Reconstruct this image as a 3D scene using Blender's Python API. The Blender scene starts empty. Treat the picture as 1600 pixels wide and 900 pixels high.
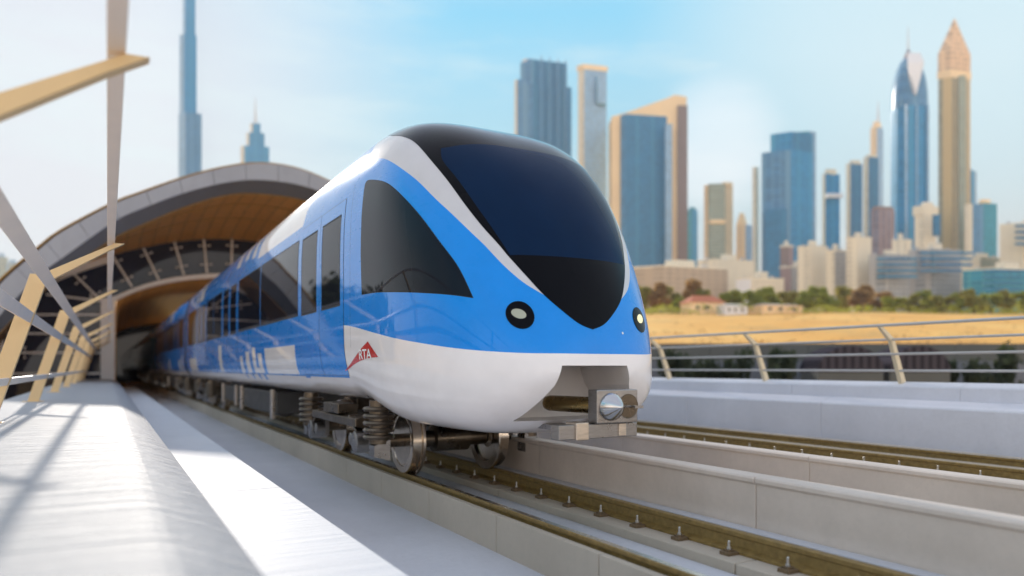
import bpy, bmesh, math, random
import numpy as np
from mathutils import Vector, Matrix
from mathutils.geometry import delaunay_2d_cdt
R_ = math.radians
rnd = random.Random(7)
SC = bpy.context.scene
COL = SC.collection
FPX = 1130.0                       # focal length in pixels of the 1600 px wide photograph
EYE = 1.59                         # camera height above the rail heads (Z = 0); tracks run along +Y
YAW = math.atan(632 / FPX)         # camera turned right of the tracks
SY, CY = math.sin(YAW), math.cos(YAW)

# ------------------------------------------------------------------ camera
cam = bpy.data.cameras.new('camera')
cam_o = bpy.data.objects.new('camera', cam); COL.objects.link(cam_o)
cam_o.location = (0, 0, EYE); cam_o.rotation_euler = (R_(90), 0, -YAW)
cam.sensor_width = 36; cam.lens = FPX / 1600 * 36; cam.shift_y = 125 / 1600
cam.clip_start = 0.05; cam.clip_end = 20000
cam.dof.use_dof = True; cam.dof.focus_distance = 8.8; cam.dof.aperture_fstop = 0.42
SC.camera = cam_o

# ------------------------------------------------------------------ sky, sun, exposure
SUN_EL, SUN_AZ = R_(21), R_(4.2)   # azimuth measured from +Y towards +X
W = bpy.data.worlds.new('World'); SC.world = W; W.use_nodes = True
nt = W.node_tree; nt.nodes.clear()
def wn(t, **k):
    n = nt.nodes.new(t)
    for a, b in k.items(): setattr(n, a, b)
    return n
out = wn('ShaderNodeOutputWorld'); bg = wn('ShaderNodeBackground'); nt.links.new(bg.outputs[0], out.inputs[0])
sky = wn('ShaderNodeTexSky', sky_type='NISHITA', sun_disc=False, sun_elevation=SUN_EL, sun_rotation=SUN_AZ)
sky.air_density = 1.0; sky.dust_density = 1.2; sky.ozone_density = 1.5
bg.inputs[1].default_value = 0.10
tc = wn('ShaderNodeTexCoord'); sx = wn('ShaderNodeSeparateXYZ'); nt.links.new(tc.outputs['Generated'], sx.inputs[0])
ramp = wn('ShaderNodeValToRGB'); nt.links.new(sx.outputs[2], ramp.inputs[0])
cr = ramp.color_ramp
for p, c in [(0.0, (5.2, 4.6, 4.1, 1)), (0.10, (5.2, 4.9, 4.6, 1)), (0.20, (4.0, 5.4, 5.8, 1)), (0.31, (2.0, 5.2, 6.7, 1)), (0.44, (.3, 4.7, 7.4, 1)), (0.56, (3.6, 5.0, 6.9, 1)), (0.85, (4.6, 5.0, 6.3, 1))]:
    e = cr.elements.new(p); e.color = c
cr.elements.remove(cr.elements[0]); cr.elements.remove(cr.elements[-1])
# warm bright sky band behind the camera, added as fill for shaded fronts
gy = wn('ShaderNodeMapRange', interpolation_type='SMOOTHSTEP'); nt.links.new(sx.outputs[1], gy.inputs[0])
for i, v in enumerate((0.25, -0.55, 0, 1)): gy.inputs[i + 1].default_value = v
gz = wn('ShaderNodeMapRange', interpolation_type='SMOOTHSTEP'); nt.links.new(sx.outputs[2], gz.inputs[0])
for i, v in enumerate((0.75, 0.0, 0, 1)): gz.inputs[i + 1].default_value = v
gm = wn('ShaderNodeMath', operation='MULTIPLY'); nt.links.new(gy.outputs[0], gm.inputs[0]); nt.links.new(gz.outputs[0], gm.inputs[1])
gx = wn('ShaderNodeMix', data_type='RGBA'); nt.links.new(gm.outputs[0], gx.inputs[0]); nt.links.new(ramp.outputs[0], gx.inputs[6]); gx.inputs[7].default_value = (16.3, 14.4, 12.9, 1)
# thin bright veil round the low sun, and streaks of high cloud
dot = wn('ShaderNodeVectorMath', operation='DOT_PRODUCT'); nt.links.new(tc.outputs['Generated'], dot.inputs[0])
dot.inputs[1].default_value = (math.sin(SUN_AZ - R_(14)) * math.cos(SUN_EL), math.cos(SUN_AZ - R_(14)) * math.cos(SUN_EL), math.sin(SUN_EL))
veil = wn('ShaderNodeMapRange', interpolation_type='SMOOTHSTEP'); nt.links.new(dot.outputs['Value'], veil.inputs[0])
veil.inputs[1].default_value = 0.84; veil.inputs[2].default_value = 1.0; veil.inputs[3].default_value = 0; veil.inputs[4].default_value = 0.9
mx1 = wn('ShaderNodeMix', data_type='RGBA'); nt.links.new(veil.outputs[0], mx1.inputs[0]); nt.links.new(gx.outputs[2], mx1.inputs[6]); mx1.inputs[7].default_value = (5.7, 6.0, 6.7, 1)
mp = wn('ShaderNodeMapping'); nt.links.new(tc.outputs['Generated'], mp.inputs[0]); mp.inputs['Scale'].default_value = (1.3, 1.3, 6); mp.inputs['Rotation'].default_value = (0.25, 0.1, 0)
nz = wn('ShaderNodeTexNoise'); nt.links.new(mp.outputs[0], nz.inputs[0]); nz.inputs['Scale'].default_value = 2.2; nz.inputs['Detail'].default_value = 7; nz.inputs['Roughness'].default_value = 0.62
cm = wn('ShaderNodeMapRange'); nt.links.new(nz.outputs[0], cm.inputs[0]); cm.inputs[1].default_value = 0.47; cm.inputs[2].default_value = 0.8; cm.inputs[4].default_value = 0.85
d2 = wn('ShaderNodeVectorMath', operation='DOT_PRODUCT'); nt.links.new(tc.outputs['Generated'], d2.inputs[0]); d2.inputs[1].default_value = Vector((1.03, .57, .62)).normalized()  # pale upper-right patch: flare glow put into the sky colour
v2 = wn('ShaderNodeMapRange', interpolation_type='SMOOTHSTEP'); nt.links.new(d2.outputs['Value'], v2.inputs[0])
for i, v in enumerate((0.93, 1.0, 0, 0.75)): v2.inputs[i + 1].default_value = v
cmax = wn('ShaderNodeMath', operation='MAXIMUM'); nt.links.new(cm.outputs[0], cmax.inputs[0]); nt.links.new(v2.outputs[0], cmax.inputs[1])
mx2 = wn('ShaderNodeMix', data_type='RGBA'); nt.links.new(cmax.outputs[0], mx2.inputs[0]); nt.links.new(mx1.outputs[2], mx2.inputs[6]); mx2.inputs[7].default_value = (5.4, 6.9, 7.3, 1)
prev = mx2.outputs[2]
for (px, py, r0, amp) in ((1118, 228, .095, .5),):       # soft glow painted into the sky, standing for lens flare
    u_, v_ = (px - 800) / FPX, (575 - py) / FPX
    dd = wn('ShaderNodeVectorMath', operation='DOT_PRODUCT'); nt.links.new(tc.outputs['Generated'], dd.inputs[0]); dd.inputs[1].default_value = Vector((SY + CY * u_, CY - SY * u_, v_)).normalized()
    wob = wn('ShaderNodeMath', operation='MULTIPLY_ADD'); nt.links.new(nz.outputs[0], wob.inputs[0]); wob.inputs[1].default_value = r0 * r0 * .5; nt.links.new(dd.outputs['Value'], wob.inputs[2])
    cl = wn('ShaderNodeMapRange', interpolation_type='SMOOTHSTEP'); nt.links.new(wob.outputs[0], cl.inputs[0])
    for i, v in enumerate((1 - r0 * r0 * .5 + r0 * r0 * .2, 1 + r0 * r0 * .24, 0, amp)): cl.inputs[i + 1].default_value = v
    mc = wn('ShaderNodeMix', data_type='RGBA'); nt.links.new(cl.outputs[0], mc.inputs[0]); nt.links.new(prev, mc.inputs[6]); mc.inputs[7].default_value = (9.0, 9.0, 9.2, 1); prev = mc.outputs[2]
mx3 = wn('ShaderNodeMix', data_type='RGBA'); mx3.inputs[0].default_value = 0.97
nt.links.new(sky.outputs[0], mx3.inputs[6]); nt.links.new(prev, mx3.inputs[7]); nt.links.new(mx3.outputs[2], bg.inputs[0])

sl = bpy.data.lights.new('sun', 'SUN'); sl.energy = 4.0; sl.angle = R_(1.2); sl.color = (1.0, 0.91, 0.80)
so = bpy.data.objects.new('sun', sl); COL.objects.link(so)
sd = Vector((math.sin(SUN_AZ) * math.cos(SUN_EL), math.cos(SUN_AZ) * math.cos(SUN_EL), math.sin(SUN_EL)))
so.rotation_euler = sd.to_track_quat('Z', 'Y').to_euler()
vs = SC.view_settings; vs.view_transform = 'Standard'; vs.look = 'None'; vs.gamma = 1; vs.use_curve_mapping = False; vs.exposure = 0.45

# ------------------------------------------------------------------ materials
MATS = {}
class NB:
    def __init__(s, name):
        s.m = bpy.data.materials.new(name); s.m.use_nodes = True; s.t = s.m.node_tree; s.t.nodes.clear()
        s.o = s.n('ShaderNodeOutputMaterial'); s.p = s.n('ShaderNodeBsdfPrincipled'); s.l(s.p.outputs[0], s.o.inputs[0]); s.tc = s.n('ShaderNodeTexCoord')
    def n(s, t, **k):
        n = s.t.nodes.new(t)
        for a, b in k.items(): setattr(n, a, b)
        return n
    def l(s, a, b): s.t.links.new(a, b)
    def math(s, op, a, b=None):
        n = s.n('ShaderNodeMath', operation=op)
        for i, v in enumerate((a, b)):
            if v is None: continue
            if isinstance(v, (int, float)): n.inputs[i].default_value = v
            else: s.l(v, n.inputs[i])
        return n.outputs[0]
    def noise(s, scale, detail=6, rough=.6, sc=(1, 1, 1), rot=(0, 0, 0), coord='Object'):
        m = s.n('ShaderNodeMapping'); m.inputs['Scale'].default_value = sc; m.inputs['Rotation'].default_value = rot; s.l(s.tc.outputs[coord], m.inputs[0])
        n = s.n('ShaderNodeTexNoise'); s.l(m.outputs[0], n.inputs[0]); n.inputs['Scale'].default_value = scale; n.inputs['Detail'].default_value = detail; n.inputs['Roughness'].default_value = rough
        return n.outputs[0]
    def mix(s, f, a, b):
        n = s.n('ShaderNodeMix', data_type='RGBA')
        for i, v in ((0, f), (6, a), (7, b)):
            if isinstance(v, (int, float)): n.inputs[i].default_value = v
            elif isinstance(v, tuple): n.inputs[i].default_value = (*v[:3], 1)
            else: s.l(v, n.inputs[i])
        return n.outputs[2]
    def rng(s, v, a, b, c=0, d=1):
        n = s.n('ShaderNodeMapRange'); s.l(v, n.inputs[0])
        for i, x in enumerate((a, b, c, d)): n.inputs[i + 1].default_value = x
        return n.outputs[0]
    def base(s, v):
        if isinstance(v, tuple): s.p.inputs['Base Color'].default_value = (*v[:3], 1)
        else: s.l(v, s.p.inputs['Base Color'])
    def set(s, **k):
        for a, v in k.items():
            i = s.p.inputs[a.replace('_', ' ')]
            if isinstance(v, (int, float, tuple)): i.default_value = v
            else: s.l(v, i)
    def bump(s, h, st=.3, d=.02):
        b = s.n('ShaderNodeBump'); b.inputs['Strength'].default_value = st; b.inputs['Distance'].default_value = d; s.l(h, b.inputs['Height']); s.l(b.outputs[0], s.p.inputs['Normal'])
def mat_plain(name, col, rough=.5, metal=0, var=.12, scale=6, coat=0, spec=.5):
    b = NB(name); n = b.noise(scale)
    b.base(b.mix(b.rng(n, .3, .7), tuple(c * (1 - var) for c in col), tuple(min(1, c * (1 + var)) for c in col)))
    b.set(Roughness=b.rng(n, .3, .7, max(.02, rough * .85), rough * 1.15), Metallic=metal, Coat_Weight=coat, Coat_Roughness=.03); b.p.inputs['Specular IOR Level'].default_value = spec
    return b.m
def mat_concrete(name, col, rough=.8, scale=1.0, bump=.25, stain=.25):
    b = NB(name)
    big = b.noise(.55 * scale, 5, .6); fine = b.noise(14 * scale, 8, .7); streak = b.noise(2.2 * scale, 5, .65, (1, .5, .18))
    c1 = b.mix(b.rng(big, .3, .7), tuple(c * (1 - stain * .5) for c in col), tuple(min(1, c * 1.06) for c in col))
    c2 = b.mix(b.math('MULTIPLY', b.rng(streak, .52, .75), stain), c1, tuple(c * .62 for c in col))
    c3 = b.mix(b.math('MULTIPLY', b.rng(fine, .45, .75), .22), c2, tuple(c * .7 for c in col))
    pits = b.noise(45 * scale, 3, .5)
    c4 = b.mix(b.math('MULTIPLY', b.rng(pits, .66, .74), .35), c3, tuple(c * .5 for c in col))
    b.base(c4); b.set(Roughness=rough); b.bump(fine, bump, .012)
    return b.m
def mat_walk(nm, a, bs):
    b = NB(nm)
    rip = b.noise(1.0, 3, .5, (.45, 7, 7)); rip2 = b.noise(1.0, 4, .6, (.8, 24, 24)); fine = b.noise(55, 6, .6, (.35, 1, 1)); big = b.noise(.7, 4)
    c = b.mix(b.rng(big, .3, .7), (a * .91, a * .93, a * .97), (a * 1.0, a * 1.01, a * 1.05)); b.base(b.mix(b.math('MULTIPLY', b.rng(fine, .45, .7), .25), c, (a * .72, a * .72, a * .74)))
    h = b.math('ADD', b.math('ADD', b.math('MULTIPLY', rip, .8), b.math('MULTIPLY', rip2, .35)), b.math('MULTIPLY', fine, .08))
    b.set(Roughness=.62); b.bump(h, bs, .085); return b.m
def mat_paint(name, col, rough=.16, coat=1.38, peel=.008):
    b = NB(name); n = b.noise(2.5, 4); f = b.noise(220, 3)
    b.base(b.mix(b.rng(n, .3, .7), tuple(c * .96 for c in col), tuple(min(1, c * 1.04) for c in col)))
    dust = b.noise(5, 7, .65, (1, .25, 1))
    b.set(Roughness=b.rng(dust, .4, .75, rough + .1, rough + .2), Coat_Weight=1.0, Coat_Roughness=.02, Coat_IOR=coat); b.p.inputs['Specular IOR Level'].default_value = .06; b.bump(f, peel, .001)
    return b.m
def mat_glass(name, col, rough=.03, ior=1.6, coat=.4):
    b = NB(name); n = b.noise(1.5, 3)
    b.base(b.mix(n, tuple(c * .8 for c in col), tuple(c * 1.2 for c in col))); b.set(Roughness=rough, IOR=ior, Coat_Weight=coat, Coat_Roughness=.02)
    return b.m
def mat_metal(name, col, rough=.3, aniso=(1, 1, 1), var=.25, scale=8):
    b = NB(name); n = b.noise(scale, 6, .65, aniso); g = b.noise(3, 4)
    b.base(b.mix(b.rng(n, .3, .7), tuple(c * (1 - var) for c in col), col)); b.set(Metallic=1.0, Roughness=b.rng(g, .3, .7, rough * .75, rough * 1.3)); b.bump(n, .06, .004)
    return b.m
def mat_facade(name, glass, frame, floor=3.6, bay=3.0, fl=.22, ba=.14, rough=.18, wide=None):
    """curtain wall: floor bands and mullions in object space; glass panes vary one by one"""
    b = NB(name); s = b.n('ShaderNodeSeparateXYZ'); b.l(b.tc.outputs['Object'], s.inputs[0])
    u = b.math('ADD', b.math('MULTIPLY', s.outputs[0], 1.0), b.math('MULTIPLY', s.outputs[1], .83))
    fu = b.math('FRACT', b.math('DIVIDE', u, bay)); fz = b.math('FRACT', b.math('DIVIDE', s.outputs[2], floor))
    m = b.math('MAXIMUM', b.math('LESS_THAN', fu, ba), b.math('LESS_THAN', fz, fl))
    if wide: m = b.math('MAXIMUM', m, b.math('LESS_THAN', b.math('FRACT', b.math('DIVIDE', u, wide[0])), wide[1]))
    cell = b.n('ShaderNodeCombineXYZ'); b.l(b.math('FLOOR', b.math('DIVIDE', u, bay)), cell.inputs[0]); b.l(b.math('FLOOR', b.math('DIVIDE', s.outputs[2], floor)), cell.inputs[1])
    wnz = b.n('ShaderNodeTexWhiteNoise'); b.l(cell.outputs[0], wnz.inputs[0])
    big = b.noise(.018, 4)
    g = b.mix(wnz.outputs[0], tuple(c * .7 for c in glass), tuple(c * 1.25 for c in glass)); g = b.mix(b.rng(big, .3, .7, 0, .5), g, tuple(min(1, c * 1.5) for c in glass))
    b.base(b.mix(m, g, frame)); b.set(Roughness=b.rng(m, 0, 1, rough + .12, .7), IOR=1.5); b.p.inputs['Specular IOR Level'].default_value = .3
    return b.m
M = {}
M['walk'] = mat_walk('grey rippled stone', .46, 1.0)
M['ledge'] = mat_walk('white rippled stone', .72, .32)
M['conc_warm'] = mat_concrete('warm concrete', (.44, .385, .33))
M['conc_pale'] = mat_concrete('pale concrete', (.73, .72, .77), stain=.15)
M['conc_beige'] = mat_concrete('beige divider concrete', (.70, .605, .53), stain=.3)
M['conc_kerb'] = mat_concrete('kerb concrete', (.50, .43, .35))
M['conc_slab'] = mat_concrete('track slab concrete', (.58, .58, .62), bump=.35, stain=.15)
M['conc_gray'] = mat_concrete('grey fair-faced concrete', (.35, .37, .43), scale=.5)
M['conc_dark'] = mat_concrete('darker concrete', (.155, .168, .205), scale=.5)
M['conc_dusky'] = mat_concrete('dusky concrete', (.115, .118, .115), scale=.4)
M['rail'] = mat_plain('weathered rail steel', (.29, .195, .068), .42, .4, .3, 14)
M['railtop'] = mat_metal('polished rail head', (.75, .70, .62), .25, (1, .05, 1))
M['rust'] = mat_plain('rusty base plate', (.17, .115, .065), .7, .2, .35, 20)
M['bolt'] = mat_metal('bright bolt', (.75, .73, .70), .3)
M['blue'] = mat_paint('blue train paint', (.002, .26, .82))
M['white'] = mat_paint('white train paint', (.90, .85, .845), .22)
M['grey_stripe'] = mat_paint('silver grey train paint', (.60, .60, .64), .28)
M['recess'] = mat_plain('shade grey recess paint', (.66, .62, .60), .45, 0, .06, 3)  # white hull paint greyed, recess shade put into the colour
M['black'] = mat_paint('black gloss', (.003, .003, .005), .06, 1.10)
M['seal'] = mat_plain('black rubber seal', (.006, .006, .007), .5)
M['glass_front'] = mat_glass('navy windscreen glass', (.005, .019, .056), .05, 1.13, 0)
M['glass_side'] = mat_glass('smoked train glass', (.009, .011, .018), .02, 1.22, 0)
M['steel'] = mat_metal('machined steel', (.38, .36, .35), .3, (1, 1, 6))
M['steel_dark'] = mat_metal('dark bogie steel', (.17, .135, .10), .32)
M['steel_tan'] = mat_metal('tan brushed steel', (.72, .62, .52), .3, (1, 1, 6))
M['chrome'] = mat_metal('chrome', (.58, .57, .57), .08, var=.05)
M['brass'] = mat_metal('bronze draw bar', (.30, .21, .085), .26, (1, .1, 1))
M['wheel'] = mat_metal('wheel steel', (.70, .59, .47), .2, (1, 1, 1))
M['under'] = mat_plain('dark underframe', (.05, .047, .045), .5, .3)
M['lens'] = mat_glass('headlight lens', (.42, .43, .33), .06)
M['lens2'] = mat_plain('warm headlight lens', (.80, .74, .42), .12, 0, .05, 20, .6)
M['lens2'].node_tree.nodes['Principled BSDF'].inputs['Emission Color'].default_value = (1, .82, .35, 1); M['lens2'].node_tree.nodes['Principled BSDF'].inputs['Emission Strength'].default_value = .5
M['red'] = mat_plain('red badge', (.62, .018, .022), .25, 0, .04, 6, .6)
M['letter'] = mat_plain('white lettering', (.9, .9, .9), .3, 0, .02)
M['tan'] = mat_plain('sand coloured painted steel', (.76, .545, .29), .42, 0, .05, 2)
M['tan_pale'] = mat_plain('pale painted steel', (.88, .78, .70), .38, .0, .05, 2)
M['rail_silver'] = mat_plain('satin handrail', (.56, .53, .51), .35, .3, .06, 4)
M['post_tan'] = mat_plain('cream handrail post', (.72, .60, .42), .4, 0, .06, 8)
M['mullion'] = mat_plain('white mullion', (.86, .84, .87), .4)
M['white_trim'] = mat_concrete('white trim render', (.93, .91, .95), scale=.6, stain=.06)
M['gold'] = mat_plain('gold roof cladding', (.42, .24, .07), .35, .6, .1, 3)
def mat_wood(name, col, bay=.35):
    b = NB(name); s = b.n('ShaderNodeSeparateXYZ'); b.l(b.tc.outputs['Object'], s.inputs[0])
    fu = b.math('FRACT', b.math('DIVIDE', s.outputs[0], bay)); cell = b.n('ShaderNodeTexWhiteNoise', noise_dimensions='1D'); b.l(b.math('FLOOR', b.math('DIVIDE', s.outputs[0], bay)), cell.inputs['W'])
    gr = b.noise(3, 7, .65, (6, .4, 3))
    c = b.mix(b.rng(gr, .3, .7), tuple(x * .75 for x in col), tuple(x * 1.2 for x in col)); c = b.mix(b.math('MULTIPLY', cell.outputs[0], .3), c, tuple(x * .6 for x in col))
    c = b.mix(b.math('LESS_THAN', fu, .05), c, tuple(x * .2 for x in col)); b.base(c); b.set(Roughness=.38); return b.m
M['wood'] = mat_wood('timber soffit', (.86, .44, .12), .9)
M['wood_slat'] = mat_wood('timber slat ceiling', (.92, .48, .15), .42)
M['glass_station'] = mat_glass('dark station glass', (.022, .026, .055), .02, 1.38, 0)
M['bark'] = mat_plain('bark', (.10, .07, .045), .9)
def mat_leaf(name, a, c):
    b = NB(name); o = b.n('ShaderNodeNewGeometry'); n = b.noise(.9, 4)
    b.base(b.mix(b.math('MULTIPLY', b.math('ADD', o.outputs['Random Per Island'], n), .5), a, c)); b.set(Roughness=.6); b.p.inputs['Specular IOR Level'].default_value = .25
    tr = b.n('ShaderNodeBsdfTranslucent'); tr.inputs[0].default_value = (c[0] * 1.5, c[1] * 1.5, c[2] * 1.2, 1); ms = b.n('ShaderNodeMixShader'); ms.inputs[0].default_value = .45
    b.l(b.p.outputs[0], ms.inputs[1]); b.l(tr.outputs[0], ms.inputs[2]); b.l(ms.outputs[0], b.o.inputs[0]); return b.m
M['leaf_green'] = mat_leaf('green leaves', (.13, .18, .02), (.36, .36, .06))
M['leaf_olive'] = mat_leaf('olive leaves', (.14, .14, .025), (.34, .30, .07))
M['leaf_brown'] = mat_leaf('dry brown leaves', (.20, .12, .05), (.42, .26, .11))
M['leaf_dark'] = mat_leaf('dark leaves', (.012, .02, .012), (.05, .065, .035))

# ------------------------------------------------------------------ mesh helpers
def tag(o, label=None, cat=None, group=None, kind=None):
    if label: o['label'] = label
    if cat: o['category'] = cat
    if group: o['group'] = group
    if kind: o['kind'] = kind
    return o
def empty(name, loc=(0, 0, 0), rz=0, **k):
    o = bpy.data.objects.new(name, None); COL.objects.link(o); o.location = loc; o.rotation_euler = (0, 0, rz); o.empty_display_size = .3
    return tag(o, **k)
class MB:
    def __init__(s): s.v = []; s.f = []; s.mi = []
    def add(s, vs, fs, mi=0):
        k = len(s.v); s.v += [tuple(x) for x in vs]
        for i, f in enumerate(fs): s.f.append([k + j for j in f]); s.mi.append(mi[i] if isinstance(mi, list) else mi)
        return s
    def box(s, c, d, rot=None, mi=0):
        vs = [Vector((sx * d[0] / 2, sy * d[1] / 2, sz * d[2] / 2)) for sz in (-1, 1) for sy in (-1, 1) for sx in (-1, 1)]
        if rot is not None: vs = [rot @ v for v in vs]
        return s.add([v + Vector(c) for v in vs], [(0, 2, 3, 1), (4, 5, 7, 6), (0, 1, 5, 4), (2, 6, 7, 3), (0, 4, 6, 2), (1, 3, 7, 5)], mi)
    def b2(s, x0, x1, y0, y1, z0, z1, mi=0): return s.box(((x0 + x1) / 2, (y0 + y1) / 2, (z0 + z1) / 2), (x1 - x0, y1 - y0, z1 - z0), None, mi)
    def prism_y(s, prof, y0, y1, mi=0, cap=True):
        """closed (x, z) outline swept along y; mi may be a list per side"""
        n = len(prof); vs = [(x, y0, z) for x, z in prof] + [(x, y1, z) for x, z in prof]
        fs = [(i, (i + 1) % n, n + (i + 1) % n, n + i) for i in range(n)]; m = list(mi) if isinstance(mi, (list, tuple)) else [mi] * n
        if cap: fs += [tuple(range(n))[::-1], tuple(range(n, 2 * n))]; m += [m[0], m[0]]
        return s.add(vs, fs, m)
    def prism_z(s, foot, z0, z1, mi=0, top=None):
        n = len(foot); t = top or foot; vs = [(x, y, z0) for x, y in foot] + [(x, y, z1) for x, y in t]
        fs = [(i, (i + 1) % n, n + (i + 1) % n, n + i) for i in range(n)] + [tuple(range(n))[::-1], tuple(range(n, 2 * n))]
        m = (list(mi) if isinstance(mi, (list, tuple)) else [mi] * n); m = m + [m[0]] * 2
        return s.add(vs, fs, m)
    def tube(s, pts, r, n=10, mi=0, cap=True):
        pts = [Vector(p) for p in pts]; rs = r if isinstance(r, (list, tuple)) else [r] * len(pts); rings = []
        for i, p in enumerate(pts):
            d = (pts[min(i + 1, len(pts) - 1)] - pts[max(i - 1, 0)]).normalized(); a = d.orthogonal().normalized() if abs(d.z) > .99 else d.cross(Vector((0, 0, 1))).normalized(); b = d.cross(a)
            rings.append([p + (a * math.cos(t) + b * math.sin(t)) * rs[i] for t in [2 * math.pi * j / n for j in range(n)]])
        return s.loft(rings, mi, cap)
    def loft(s, rings, mi=0, cap=True, close=True):
        n = len(rings[0]); vs = [v for r in rings for v in r]; fs = []
        for i in range(len(rings) - 1):
            for j in range(n if close else n - 1): fs.append((i * n + j, i * n + (j + 1) % n, (i + 1) * n + (j + 1) % n, (i + 1) * n + j))
        if cap: fs += [tuple(range(n))[::-1], tuple(range((len(rings) - 1) * n, len(rings) * n))]
        return s.add(vs, fs, mi)
    def lathe(s, prof, c, axis='x', n=40, mi=0):
        """(offset along axis, radius) profile turned about an axis through c"""
        rings = []
        for a, r in prof:
            ring = []
            for j in range(n):
                t = 2 * math.pi * j / n; p, q = r * math.cos(t), r * math.sin(t)
                ring.append(Vector(c) + Vector({'x': (a, p, q), 'y': (q, a, p), 'z': (p, q, a)}[axis]))
            rings.append(ring)
        return s.loft(rings, mi, True)
    def build(s, name, mats, parent=None, smooth=None, bevel=0, loc=None):
        me = bpy.data.meshes.new(name); me.from_pydata(s.v, [], s.f)
        mats = [] if mats is None else mats if isinstance(mats, (list, tuple)) else [mats]
        for m in mats: me.materials.append(m)
        me.polygons.foreach_set('material_index', s.mi)
        bm = bmesh.new(); bm.from_mesh(me); bmesh.ops.recalc_face_normals(bm, faces=bm.faces); bm.to_mesh(me); bm.free()
        if smooth is not None: me.shade_smooth() if smooth >= 180 else me.set_sharp_from_angle(angle=R_(smooth))
        o = bpy.data.objects.new(name, me); COL.objects.link(o)
        if parent: o.parent = parent
        if loc is not None: o.location = loc
        if bevel: b = o.modifiers.new('bevel', 'BEVEL'); b.width = bevel; b.segments = 2; b.limit_method = 'ANGLE'; b.angle_limit = R_(30)
        return o
def struct(o): return tag(o, kind='structure')
def kids(o): return [c for c in bpy.data.objects if c.parent == o]
def copy_tree(o, parent=None, allk=None):
    allk = allk if allk is not None else list(bpy.data.objects)
    c = o.copy(); COL.objects.link(c); c.parent = parent
    for ch in allk:
        if ch.parent == o: copy_tree(ch, c, allk)
    return c
def at(px, D, z=0):
    """photograph column px at depth D along the view axis -> world point"""
    a = (px - 800) / FPX * D
    return Vector((SY * D + CY * a, CY * D - SY * a, z))
def zat(py, D): return EYE + (575 - py) / FPX * D

# ------------------------------------------------------------------ ground, sky-line field
def ter(D):
    P = [(-400, -6), (72, -6), (78, -4), (118, 4.6), (170, 10.4), (262, 21.2), (330, 26.5), (600, 46), (1300, 90), (2600, 110), (9000, 110)]
    for (a, za), (b, zb) in zip(P[:-1], P[1:]):
        if D <= b: return za + (zb - za) * max(0, (D - a)) / (b - a)
    return 110
def build_ground():
    Ds = [-400, 0, 40, 60, 72, 75, 78, 88, 98, 108, 118] + list(range(130, 340, 12)) + [400, 500, 600, 800, 1000, 1300, 2000, 2500]
    As = [-1700, -1500, -800, -400, -200] + list(range(-150, 420, 15)) + [500, 800, 1500, 1700]
    b = MB(); n = len(As)
    for D in Ds:
        for a in As:
            wob = 0 if D < 120 or D > 262 else .35 * math.sin(a * .06 + D * .05) + .25 * math.sin(a * .021 - D * .03)
            b.v.append((SY * D + CY * a, CY * D - SY * a, ter(D) + wob))
    for i in range(len(Ds) - 1):
        for j in range(n - 1): b.f.append([i * n + j, i * n + j + 1, (i + 1) * n + j + 1, (i + 1) * n + j]); b.mi.append(0)
    m = NB('dry sandy ground'); big = m.noise(.03, 6, .6, (1, 1, 1)); fine = m.noise(.5, 8, .7); st = m.noise(.05, 5, .6, (1, 1, 1), (0, 0, .3))
    c = m.mix(m.rng(big, .35, .65), (.80, .385, .07), (.92, .545, .15)); c = m.mix(m.math('MULTIPLY', m.rng(st, .55, .7), .5), c, (.40, .25, .10)); c = m.mix(m.math('MULTIPLY', m.rng(fine, .5, .75), .45), c, (.34, .21, .08))
    m.base(c); m.set(Roughness=.95); m.bump(fine, .6, .3)
    struct(b.build('ground', m.m, smooth=180))
build_ground()

# ------------------------------------------------------------------ viaduct deck, walkway, slabs
Y0, Y1 = -9.0, 150.0
b = MB(); b.b2(-3.2, 17.2, Y0, Y1, -1.9, -.56); struct(b.build('viaduct_deck', M['conc_warm']))
b = MB(); prof = [(-2.25, -.55), (-2.25, .79), (.10, .79), (.20, .785), (.27, .768), (.34, .738), (.648, .604), (.66, .585), (.664, -.55)]
b.prism_y(prof, Y0, 60.2); struct(b.build('path', M['walk'], smooth=35))
b = MB()
for y in np.arange(Y0, 60, 6.12): b.b2(.667, 1.90, float(y), float(y) + 6.117, -.55, .09)
struct(b.build('ledge_path', M['ledge'], bevel=.012))
b = MB(); b.b2(1.903, 3.82, Y0, Y1, -.55, -.487); struct(b.build('drain_slab', M['conc_slab']))
b = MB(); b.b2(3.9, 5.02, Y0, Y1, -.55, -.30); b.b2(5.62, 5.79, Y0, Y1, -.55, -.05); struct(b.build('track_slab', M['conc_slab'], bevel=.01))
b = MB()
for y in np.arange(Y0, Y1, 4.6): b.b2(5.022, 5.618, float(y), float(y) + 4.585, -.55, -.203)
struct(b.build('rail_plinth', M['conc_kerb'], bevel=.012))
b = MB(); b.b2(6.05, 8.31, Y0, Y1, -.55, -.10); struct(b.build('cable_trough_floor', M['conc_warm']))
b = MB(); b.b2(8.58, 14.86, Y0, Y1, -.55, -.28); b.b2(12.2, 12.83, Y0, Y1, -.27, -.203); b.b2(13.55, 14.2, Y0, Y1, -.27, -.14); struct(b.build('far_track_slab', M['conc_kerb'], bevel=.01))

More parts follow.
